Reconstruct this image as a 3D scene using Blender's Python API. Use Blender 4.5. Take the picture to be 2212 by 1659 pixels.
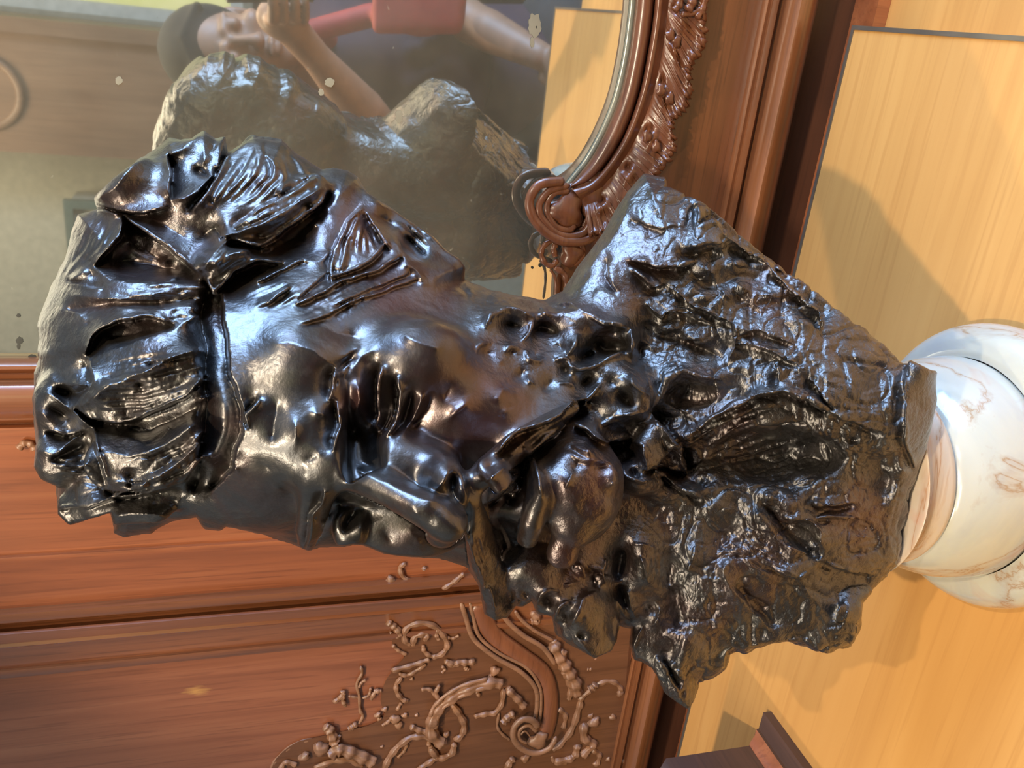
import bpy, bmesh, math, random
import numpy as np
from mathutils import Vector, Matrix
SC = bpy.context.scene
for o in list(bpy.data.objects): bpy.data.objects.remove(o, do_unlink=True)
# ------------------------------------------------------------------ camera, world, lights, exposure
# x runs along the cabinet front, y into the cabinet (its mirror stands at y = 0), z up from the veneered top
IW, IH, FPX = 2212., 1659., 1877.
FW = np.array([-0.38551283, 0.87520118, -0.29223750]); EX = np.array([0.10713471, -0.27211952, -0.95628088]); EY = np.array([-0.91646168, -0.39996732, 0.01114114])
CAM = np.array([0., -.78, .503]); AZ = np.array([FW[0], FW[1], 0.]); AZ /= np.linalg.norm(AZ)
cd = bpy.data.cameras.new('camera'); cam = bpy.data.objects.new('camera', cd); SC.collection.objects.link(cam)
cd.sensor_width = 36; cd.sensor_fit = 'HORIZONTAL'; cd.lens = FPX / IW * 36; cd.clip_start = .01; cd.clip_end = 50
cam.matrix_world = Matrix(((EX[0], -EY[0], -FW[0], CAM[0]), (EX[1], -EY[1], -FW[1], CAM[1]), (EX[2], -EY[2], -FW[2], CAM[2]), (0, 0, 0, 1)))
SC.camera = cam
SC.view_settings.view_transform = 'Standard'; SC.view_settings.look = 'None'; SC.view_settings.gamma = 1; SC.view_settings.use_curve_mapping = False
SC.view_settings.exposure = 0.0
SC.cycles.max_bounces = 7; SC.cycles.diffuse_bounces = 3; SC.cycles.glossy_bounces = 5; SC.cycles.caustics_reflective = False; SC.cycles.caustics_refractive = False
SC.cycles.sample_clamp_indirect = 4
w = bpy.data.worlds.new('world'); SC.world = w; w.use_nodes = True
w.node_tree.nodes['Background'].inputs[0].default_value = (.62, .72, .9, 1); w.node_tree.nodes['Background'].inputs[1].default_value = .6
def area(name, loc, aim, sx, sy, power, col, spread=math.pi):
    l = bpy.data.lights.new(name, 'AREA'); l.shape = 'RECTANGLE'; l.size = sx; l.size_y = sy; l.energy = power; l.color = col; l.spread = spread
    o = bpy.data.objects.new(name, l); SC.collection.objects.link(o); o.location = loc
    o.rotation_euler = (Vector(aim) - Vector(loc)).to_track_quat('-Z', 'Y').to_euler(); return o
def spot(name, loc, aim, power, col, radius=.03, ang=50, blend=.4):
    l = bpy.data.lights.new(name, 'SPOT'); l.energy = power; l.color = col; l.shadow_soft_size = radius; l.spot_size = math.radians(ang); l.spot_blend = blend
    o = bpy.data.objects.new(name, l); SC.collection.objects.link(o); o.location = loc
    o.rotation_euler = (Vector(aim) - Vector(loc)).to_track_quat('-Z', 'Y').to_euler(); return o
area('window_daylight', (1.90, -.25, .85), (-.3, -.35, .35), 1.3, 1.5, 165, (.34, .57, 1.0))
spot('track_spot_front', (.02, -1.52, 1.84), (-.15, -.30, .2), 132, (1., .83, .60), .026, 46)
spot('track_spot_right', (.86, -1.45, 1.80), (-.25, -.35, .2), 92, (1., .85, .64), .014, 40)
spot('track_spot_left', (-1.05, -1.50, 1.78), (-.2, -.35, .3), 75, (1., .85, .64), .03, 42)
area('room_fill', (-.4, -1.9, 2.2), (-.3, -.3, .2), 1.4, .8, 9, (1., .90, .72))  # unseen fill light, added to raise the room's brightness
area('back_room_fill', (-.6, -2.5, 2.2), (-.6, -2.9, .2), 1.2, .5, 30, (1., .92, .76))  # added fill with no fixture, brightens the back wall reflected in the mirror

# ------------------------------------------------------------------ helpers
HD, DS, ZCUT = .455, .00025, .1285
def ray(x, y): return FW + (x - IW / 2) / FPX * EX + (y - IH / 2) / FPX * EY
def onp(x, y, yp=0.): r = ray(x, y); return CAM + r * ((yp - CAM[1]) / r[1])
def onz(x, y, z=0.): r = ray(x, y); return CAM + r * ((z - CAM[2]) / r[2])
def link(o, parent=None):
    SC.collection.objects.link(o)
    if parent is not None: o.parent = parent
    return o
def mesh_obj(name, verts, faces, mat=None, parent=None, smooth=True):
    me = bpy.data.meshes.new(name)
    if isinstance(verts, np.ndarray) and isinstance(faces, np.ndarray):
        n, k = faces.shape
        me.vertices.add(len(verts)); me.vertices.foreach_set('co', verts.astype(np.float32).ravel())
        me.loops.add(n * k); me.loops.foreach_set('vertex_index', faces.astype(np.int32).ravel())
        me.polygons.add(n); me.polygons.foreach_set('loop_start', np.arange(0, n * k, k, dtype=np.int32)); me.update(calc_edges=True)
    else: me.from_pydata([tuple(v) for v in verts], [], [tuple(f) for f in faces])
    if smooth: me.polygons.foreach_set('use_smooth', [True] * len(me.polygons))
    if mat: me.materials.append(mat)
    return link(bpy.data.objects.new(name, me), parent)
def bm_obj(name, bm, mat, parent=None, smooth=False, bevel=0., seg=2):
    if bevel: bmesh.ops.bevel(bm, geom=[e for e in bm.edges if len(e.link_faces) == 2 and e.calc_face_angle() > .5], offset=bevel, segments=seg, affect='EDGES', profile=.6, clamp_overlap=True)
    bmesh.ops.recalc_face_normals(bm, faces=bm.faces[:])
    me = bpy.data.meshes.new(name); bm.to_mesh(me); bm.free()
    if smooth or bevel:
        for f in me.polygons: f.use_smooth = True
        try: me.set_sharp_from_angle(angle=math.radians(40))
        except Exception: pass
    me.materials.append(mat); return link(bpy.data.objects.new(name, me), parent)
def box(bm, a, b):
    vs = [bm.verts.new((x, y, z)) for x in (a[0], b[0]) for y in (a[1], b[1]) for z in (a[2], b[2])]
    for f in ((0, 1, 3, 2), (4, 6, 7, 5), (0, 4, 5, 1), (2, 3, 7, 6), (0, 2, 6, 4), (1, 5, 7, 3)): bm.faces.new([vs[i] for i in f])
def box_obj(name, a, b, mat, parent=None, bevel=0.):
    bm = bmesh.new(); box(bm, a, b); return bm_obj(name, bm, mat, parent, bevel=bevel)
def empty(name, loc, label, cat, group=None):
    o = bpy.data.objects.new(name, None); link(o); o.location = loc; o.empty_display_size = .05
    o['label'] = label; o['category'] = cat
    if group: o['group'] = group
    bpy.context.view_layer.update(); return o
def adopt(o, parent):                       # parent, keeping the world position of a mesh built in world space
    o.parent = parent; o.matrix_parent_inverse = Matrix.Translation(-Vector(parent.location)); return o
def tag(o, label, cat, group=None):
    o['label'] = label; o['category'] = cat
    if group: o['group'] = group
    return o
def struct(o): o['kind'] = 'structure'; return o
def smooth_path(P, n):
    P = np.array(P, float)
    if len(P) < 3: return np.array([P[0] + (P[-1] - P[0]) * t for t in np.linspace(0, 1, n)])
    A = np.vstack([2 * P[0] - P[1], P, 2 * P[-1] - P[-2]]); out = []
    m = len(P) - 1
    for u in np.linspace(0, m - 1e-6, n):
        i = int(u); t = u - i; p0, p1, p2, p3 = A[i:i + 4]
        out.append(.5 * (2 * p1 + (p2 - p0) * t + (2 * p0 - 5 * p1 + 4 * p2 - p3) * t * t + (3 * p1 - p0 - 3 * p2 + p3) * t ** 3))
    return np.array(out)
# ------------------------------------------------------------------ materials
def nodes(name):
    m = bpy.data.materials.new(name); m.use_nodes = True; nt = m.node_tree; b = nt.nodes['Principled BSDF']
    return m, nt, b
def nd(nt, t, **kw):
    n = nt.nodes.new(t)
    for k, v in kw.items(): setattr(n, k, v)
    return n
def ramp(nt, fac, stops):
    r = nd(nt, 'ShaderNodeValToRGB'); e = r.color_ramp.elements
    while len(e) < len(stops): e.new(.5)
    for q, (p, c) in zip(e, stops): q.position = p; q.color = (*c, 1)
    nt.links.new(fac, r.inputs[0]); return r.outputs[0]
def noise(nt, vec, scale, detail=4, rough=.55, dist=0.):
    n = nd(nt, 'ShaderNodeTexNoise'); n.inputs['Scale'].default_value = scale; n.inputs['Detail'].default_value = detail
    n.inputs['Roughness'].default_value = rough; n.inputs['Distortion'].default_value = dist
    if vec is not None: nt.links.new(vec, n.inputs['Vector'])
    return n.outputs['Fac']
def coords(nt, scale=(1, 1, 1), rot=(0, 0, 0), kind='Object'):
    t = nd(nt, 'ShaderNodeTexCoord'); mp = nd(nt, 'ShaderNodeMapping'); mp.inputs['Scale'].default_value = scale; mp.inputs['Rotation'].default_value = rot
    nt.links.new(t.outputs[kind], mp.inputs['Vector']); return mp.outputs[0]
def mix(nt, fac, a, b, mode='MIX'):
    m = nd(nt, 'ShaderNodeMix', data_type='RGBA', blend_type=mode)
    if isinstance(fac, float): m.inputs[0].default_value = fac
    else: nt.links.new(fac, m.inputs[0])
    for s, v in ((6, a), (7, b)):
        if isinstance(v, tuple): m.inputs[s].default_value = (*v, 1)
        else: nt.links.new(v, m.inputs[s])
    return m.outputs[2]
def bump(nt, b, h, strength, dist):
    n = nd(nt, 'ShaderNodeBump'); n.inputs['Strength'].default_value = strength; n.inputs['Distance'].default_value = dist
    nt.links.new(h, n.inputs['Height']); nt.links.new(n.outputs[0], b.inputs['Normal'])
def plain(name, col, rough=.5, metal=0.):
    m, nt, b = nodes(name); b.inputs['Base Color'].default_value = (*col, 1); b.inputs['Roughness'].default_value = rough; b.inputs['Metallic'].default_value = metal
    f = noise(nt, coords(nt), 30, 3); nt.links.new(ramp(nt, f, [(.3, tuple(c * .88 for c in col)), (.7, tuple(min(1, c * 1.1) for c in col))]), b.inputs['Base Color'])
    return m
def wood(name, dark, mid, light, grain, rough=.32, coat=.8, scale=1., bumps=.12, crough=.22):
    # grain: the axis the fibres run along (0 x, 1 y, 2 z)
    m, nt, b = nodes(name)
    s = [42 * scale] * 3; s[grain] = 2.2 * scale
    v = coords(nt, tuple(s)); s2 = [260 * scale] * 3; s2[grain] = 9 * scale; v2 = coords(nt, tuple(s2)); s3 = [7.] * 3; s3[grain] = 1.6; v3 = coords(nt, tuple(s3))
    f1 = noise(nt, v, 1., 5, .6, .8); f2 = noise(nt, v2, 1., 3, .6); f3 = noise(nt, v3, 1., 3, .5, .5)
    c = ramp(nt, f1, [(.28, dark), (.5, mid), (.72, light)])
    c = mix(nt, ramp(nt, f2, [(.34, (.75, .75, .75)), (.47, (0, 0, 0))]), c, dark)
    c = mix(nt, .5, c, ramp(nt, f3, [(.3, dark), (.55, mid), (.8, light)]))
    nt.links.new(c, b.inputs['Base Color']); b.inputs['Roughness'].default_value = rough; b.inputs['Coat Weight'].default_value = coat; b.inputs['Coat Roughness'].default_value = crough
    bump(nt, b, f2, bumps, .0006); return m
M_wood = wood('walnut_upright', (.13, .038, .014), (.28, .085, .031), (.40, .145, .056), 2)
M_woodh = wood('shaded_walnut_lengthwise', (.05, .016, .006), (.135, .044, .016), (.23, .082, .030), 0)  # darkened walnut: the frame's shadow on the board is put into the colour
M_polish = wood('polished_walnut', (.10, .034, .013), (.22, .074, .028), (.33, .12, .048), 2, .28, 1., crough=.17)
M_rail = wood('polished_rail', (.10, .034, .012), (.22, .078, .028), (.34, .13, .05), 0, .3, 1., crough=.19)
M_carve = wood('carved_walnut', (.12, .058, .030), (.26, .125, .066), (.40, .205, .115), 2, .46, .15, bumps=.4)
M_carveh = wood('carved_walnut_polished', (.06, .021, .010), (.17, .058, .025), (.28, .10, .044), 0, .34, .35, bumps=.3)
M_ground = wood('dark_carved_ground', (.07, .026, .011), (.145, .058, .026), (.22, .092, .042), 2, .45, .3)
M_darkw = wood('dark_stained_wood', (.028, .012, .007), (.060, .026, .014), (.10, .042, .022), 1, .4, .25)
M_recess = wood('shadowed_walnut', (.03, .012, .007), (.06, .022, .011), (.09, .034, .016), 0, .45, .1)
M_veneer = wood('honey_veneer', (.45, .215, .060), (.57, .298, .088), (.645, .355, .112), 0, .42, .1, .55, .05)
M_edge = plain('grey_brown_metal_edging', (.17, .15, .12), .35, .6)
# bronze with a dark patina
def bronze():
    m, nt, b = nodes('patinated_bronze')
    v = coords(nt)
    f1 = noise(nt, v, 16, 5, .6, .6); f2 = noise(nt, v, 75, 4, .6); f3 = noise(nt, v, 330, 4, .65)
    c = ramp(nt, f1, [(.30, (.024, .022, .021)), (.48, (.040, .032, .027)), (.60, (.055, .029, .023)), (.74, (.034, .040, .042))])
    c = mix(nt, ramp(nt, f2, [(.52, (0, 0, 0)), (.70, (.65, .65, .65))]), c, (.085, .077, .064))
    pa = nd(nt, 'ShaderNodeAttribute', attribute_name='patina'); c = mix(nt, pa.outputs['Fac'], c, (.075, .024, .017))
    nt.links.new(c, b.inputs['Base Color']); b.inputs['Metallic'].default_value = .8
    r = ramp(nt, f2, [(.3, (.30, .30, .30)), (.7, (.48, .48, .48))]); nt.links.new(r, b.inputs['Roughness'])
    b.inputs['Coat Weight'].default_value = .8; b.inputs['Coat Roughness'].default_value = .30; b.inputs['Coat IOR'].default_value = 1.74
    ad = nd(nt, 'ShaderNodeMath', operation='ADD'); ml = nd(nt, 'ShaderNodeMath', operation='MULTIPLY'); ml.inputs[1].default_value = .5
    nt.links.new(f3, ml.inputs[0]); nt.links.new(f2, ad.inputs[0]); nt.links.new(ml.outputs[0], ad.inputs[1])
    n = nd(nt, 'ShaderNodeBump'); at = nd(nt, 'ShaderNodeAttribute', attribute_name='tooling'); nt.links.new(at.outputs['Fac'], n.inputs['Strength']); n.inputs['Distance'].default_value = .0024; nt.links.new(ad.outputs[0], n.inputs['Height'])
    nt.links.new(n.outputs[0], b.inputs['Normal']); nt.links.new(n.outputs[0], b.inputs['Coat Normal'])
    return m
M_bronze = bronze()
def onyx(name, k):
    m, nt, b = nodes(name)
    v = coords(nt, (1, 1, 1.6), (.4, .3, 0))
    f1 = noise(nt, v, 9, 5, .55, 1.2); f2 = noise(nt, v, 5.5, 6, .6, 2.2); f3 = noise(nt, v, 15, 4, .6, 1.)
    c = ramp(nt, f1, [(.3, (.50, .475, .40)), (.5, (.55, .52, .43)), (.7, (.45, .435, .40))])
    ab = nd(nt, 'ShaderNodeMath', operation='SUBTRACT'); ab.inputs[1].default_value = .5; nt.links.new(f2, ab.inputs[0])
    aa = nd(nt, 'ShaderNodeMath', operation='ABSOLUTE'); nt.links.new(ab.outputs[0], aa.inputs[0])
    c = mix(nt, ramp(nt, aa.outputs[0], [(.0, (.8, .8, .8)), (.012, (.28, .28, .28)), (.05, (0, 0, 0))]), c, (.36, .20, .09))
    c = mix(nt, ramp(nt, f3, [(.60, (0, 0, 0)), (.74, (.55, .55, .55))]), c, (.52, .27, .19))
    c = mix(nt, 1., c, k, 'MULTIPLY')
    nt.links.new(c, b.inputs['Base Color']); b.inputs['Roughness'].default_value = .16; b.inputs['Coat Weight'].default_value = .4; b.inputs['Coat Roughness'].default_value = .08
    b.inputs['Subsurface Weight'].default_value = .25; b.inputs['Subsurface Radius'].default_value = (.012, .008, .004); b.inputs['Subsurface Scale'].default_value = .6
    return m
M_onyx = onyx('onyx_marble', (.80, .80, .78)); M_onyxp = onyx('pink_onyx', (.86, .72, .64))
def mirror():
    m, nt, b = nodes('aged_mirror')
    v = coords(nt)
    f1 = noise(nt, v, 9, 5, .6); f2 = noise(nt, v, 130, 2, .5)
    b.inputs['Metallic'].default_value = 1; b.inputs['Base Color'].default_value = (.80, .80, .70, 1); b.inputs['Roughness'].default_value = .025
    d = nd(nt, 'ShaderNodeBsdfDiffuse'); d.inputs[0].default_value = (.46, .43, .33, 1)
    mx = nd(nt, 'ShaderNodeMixShader'); out = nt.nodes['Material Output']
    r1 = ramp(nt, f1, [(.3, (.09, .09, .09)), (.7, (.17, .17, .17))]); r2 = ramp(nt, f2, [(.72, (0, 0, 0)), (.80, (.3, .3, .3))])
    nt.links.new(mix(nt, 1., r1, r2, 'ADD'), mx.inputs[0]); nt.links.new(b.outputs[0], mx.inputs[1]); nt.links.new(d.outputs[0], mx.inputs[2]); nt.links.new(mx.outputs[0], out.inputs[0])
    return m
M_mirror = mirror()

# ---- clay modelling: a signed-distance volume, sculpted stroke by stroke, then meshed by surface nets
class Clay:
    def __init__(s, lo, hi, step):
        s.lo = np.array(lo, float); s.st = float(step)
        s.n = np.ceil((np.array(hi) - s.lo) / step).astype(int) + 1
        s.F = np.full(s.n, 60.0, np.float32)
        s.ax = [(s.lo[i] + step * np.arange(s.n[i])).astype(np.float32) for i in range(3)]
    def box(s, lo, hi):
        a = np.maximum(np.floor((np.asarray(lo) - s.lo) / s.st).astype(int), 0)
        b = np.minimum(np.ceil((np.asarray(hi) - s.lo) / s.st).astype(int) + 1, s.n)
        if (b <= a).any(): return None
        sl = tuple(slice(a[i], b[i]) for i in range(3))
        g = np.meshgrid(*[s.ax[i][sl[i]] for i in range(3)], indexing='ij', sparse=True)
        return sl, g
    def put(s, sl, b, k, op):
        a = s.F[sl]
        if op == 'add': pass
        elif op == 'sub': a = -a
        elif op == 'and': a = -a; b = -b
        k = max(k, .01)
        h = np.clip(.5 + .5 * (b - a) / k, 0, 1)
        r = b + (a - b) * h - k * h * (1 - h)
        s.F[sl] = r if op == 'add' else -r
    def ell(s, c, r, k=20, op='add', rot=None):
        c = np.array(c, np.float32); r = np.array(r, np.float32)
        if rot is None: ext = r
        else:
            rot = np.array(rot, np.float32); rot /= np.linalg.norm(rot, axis=1, keepdims=True)
            ext = np.sqrt(((rot * r[:, None]) ** 2).sum(0))
        m = k + 25
        bx = s.box(c - ext - m, c + ext + m)
        if bx is None: return
        sl, (X, Y, Z) = bx; X = X - c[0]; Y = Y - c[1]; Z = Z - c[2]
        if rot is not None:
            X, Y, Z = [rot[i, 0] * X + rot[i, 1] * Y + rot[i, 2] * Z for i in range(3)]
        q = (X / r[0]) ** 2 + (Y / r[1]) ** 2 + (Z / r[2]) ** 2
        k0 = np.sqrt(q); k1 = np.sqrt((X / r[0] ** 2) ** 2 + (Y / r[1] ** 2) ** 2 + (Z / r[2] ** 2) ** 2)
        s.put(sl, k0 * (k0 - 1) / np.maximum(k1, 1e-6), k, op)
    def tube(s, pts, k=14, op='add', n=(0, 0, 1), fl=1.0, stria=None):
        # pts: rows of x, y, d, r; n / fl: the section is flattened by fl along n; stria: (depth, wavelength, phase)
        P = np.array(pts, np.float32); n = np.array(n, np.float32); n /= np.linalg.norm(n)
        R = P[:, 3].max(); m = R * max(1, fl) + k + 12
        bx = s.box(P[:, :3].min(0) - m, P[:, :3].max(0) + m)
        if bx is None: return
        sl, (X, Y, Z) = bx
        best = None; L0 = 0.
        for a, b in zip(P[:-1], P[1:]):
            d = b[:3] - a[:3]; L = np.linalg.norm(d) + 1e-6
            qx = X - a[0]; qy = Y - a[1]; qz = Z - a[2]
            t = np.clip((qx * d[0] + qy * d[1] + qz * d[2]) / (L * L), 0, 1)
            qx = qx - t * d[0]; qy = qy - t * d[1]; qz = qz - t * d[2]
            q2 = qx * qx + qy * qy + qz * qz
            if fl != 1.0:
                pn = qx * n[0] + qy * n[1] + qz * n[2]
                q2 = q2 + (1 / fl ** 2 - 1) * pn * pn
            dist = np.sqrt(q2) - (a[3] + (b[3] - a[3]) * t)
            if fl < 1: dist = dist * (.5 + .5 * fl)
            if stria is not None:
                bn = np.cross(n, d / L)
                c = qx * bn[0] + qy * bn[1] + qz * bn[2]
                rr = np.maximum(a[3] + (b[3] - a[3]) * t, 4)
                al = (L0 + t * L) / 60.
                w = c / rr * (P[:, 3].max() / stria[1]) + stria[2] + .35 * np.sin(al * 1.7 + stria[2]) + .2 * np.sin(al * 4.1 + c * .05)
                dist = dist - stria[0] * (np.abs(np.sin(3.1416 * w)) - .5)
            best = dist if best is None else np.minimum(best, dist)
            L0 += L
        s.put(sl, best, k, op)
    def depth(s):
        S = s.F < 0; rv = S[:, :, ::-1]; i = s.n[2] - 1 - rv.argmax(2); ok = S.any(2)
        i = np.minimum(i, s.n[2] - 2); I, J = np.ogrid[:s.n[0], :s.n[1]]
        f0 = s.F[I, J, i]; f1 = s.F[I, J, i + 1]
        t = np.where(ok, f0 / np.minimum(f0 - f1, -1e-6), 0)
        return np.where(ok, s.lo[2] + s.st * (i + np.clip(t, 0, 1)), np.nan)
    def hug(s, D, pts, off=0., step=9.):
        P = np.array(pts, float); out = []
        for a, b in zip(P[:-1], P[1:]):
            m = max(1, int(np.hypot(*(b - a)[:2]) / step))
            for j in range(m): out.append(a + (b - a) * j / m)
        out.append(P[-1]); out = np.array(out)
        i = np.clip(((out[:, 0] - s.lo[0]) / s.st).round().astype(int), 0, s.n[0] - 1)
        j = np.clip(((out[:, 1] - s.lo[1]) / s.st).round().astype(int), 0, s.n[1] - 1)
        d = D[i, j]
        ok = np.isfinite(d)
        if not ok.any(): return None
        d = np.interp(np.arange(len(d)), np.nonzero(ok)[0], d[ok])
        for _ in range(2):
            if len(d) > 2: d = np.convolve(np.pad(d, 1, 'edge'), [.25, .5, .25], 'valid')
        return np.column_stack([out[:, 0], out[:, 1], d + off, out[:, 2]])
    def mesh(s):
        F = s.F; S = (F < 0)
        c = np.zeros(s.n - 1, np.uint8)
        for a in (0, 1):
            for b in (0, 1):
                for e in (0, 1):
                    c += S[a:s.n[0] - 1 + a, b:s.n[1] - 1 + b, e:s.n[2] - 1 + e]
        I, J, K = np.nonzero((c > 0) & (c < 8)); N = len(I)
        V = np.zeros((N, 3), np.float32); W = np.zeros(N, np.float32)
        cor = [(a, b, e) for a in (0, 1) for b in (0, 1) for e in (0, 1)]
        val = {q: F[I + q[0], J + q[1], K + q[2]] for q in cor}
        for q in cor:
            for ax in range(3):
                if q[ax] == 0:
                    r = list(q); r[ax] = 1; r = tuple(r)
                    f0, f1 = val[q], val[r]; x = (f0 < 0) != (f1 < 0)
                    t = np.where(x, f0 / np.where(x, f0 - f1, 1), 0)
                    p = np.tile(np.array(q, np.float32), (N, 1)); p[:, ax] = t
                    V += p * x[:, None]; W += x
        V = V / W[:, None] + np.stack([I, J, K], 1)
        idx = np.full(s.n - 1, -1, np.int32); idx[I, J, K] = np.arange(N, dtype=np.int32)
        quads = []
        for ax in range(3):
            u, v = (ax + 1) % 3, (ax + 2) % 3
            sl0 = [slice(1, None)] * 3; sl0[ax] = slice(None, -1); sl0[u] = slice(1, -1); sl0[v] = slice(1, -1)
            sl1 = list(sl0); sl1[ax] = slice(1, None)
            sl0[ax] = slice(0, s.n[ax] - 1)
            A = S[tuple(sl0)]; B = S[tuple(sl1)]
            for flip, M in ((0, A & ~B), (1, B & ~A)):
                g = np.nonzero(M); g = [g[0].copy(), g[1].copy(), g[2].copy()]
                g[u] += 1; g[v] += 1
                q = []
                for du, dv in ((-1, -1), (0, -1), (0, 0), (-1, 0)):
                    h = list(g); h[u] = g[u] + du; h[v] = g[v] + dv; q.append(idx[tuple(h)])
                q = np.stack(q, 1)
                quads.append(q[:, ::-1] if flip else q)
        Q = np.concatenate(quads); Q = Q[(Q >= 0).all(1)]
        return s.lo + s.st * V, Q
def vnoise(P, f, seed=0):
    # smooth value noise in -1..1
    p = P * f + seed * 17.31; i = np.floor(p).astype(np.int64); t = p - i; t = t * t * (3 - 2 * t)
    def h(a, b, c):
        x = (a * 374761393 + b * 668265263 + c * 1274126177 + seed * 9176) & 0x7fffffff
        x = (x ^ (x >> 13)) * 1103515245 & 0x7fffffff
        return ((x ^ (x >> 16)) & 0xffff) / 32767.5 - 1
    r = 0
    for a in (0, 1):
        for b in (0, 1):
            for c in (0, 1):
                w = (t[:, 0] if a else 1 - t[:, 0]) * (t[:, 1] if b else 1 - t[:, 1]) * (t[:, 2] if c else 1 - t[:, 2])
                r = r + w * h(i[:, 0] + a, i[:, 1] + b, i[:, 2] + c)
    return r

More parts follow.
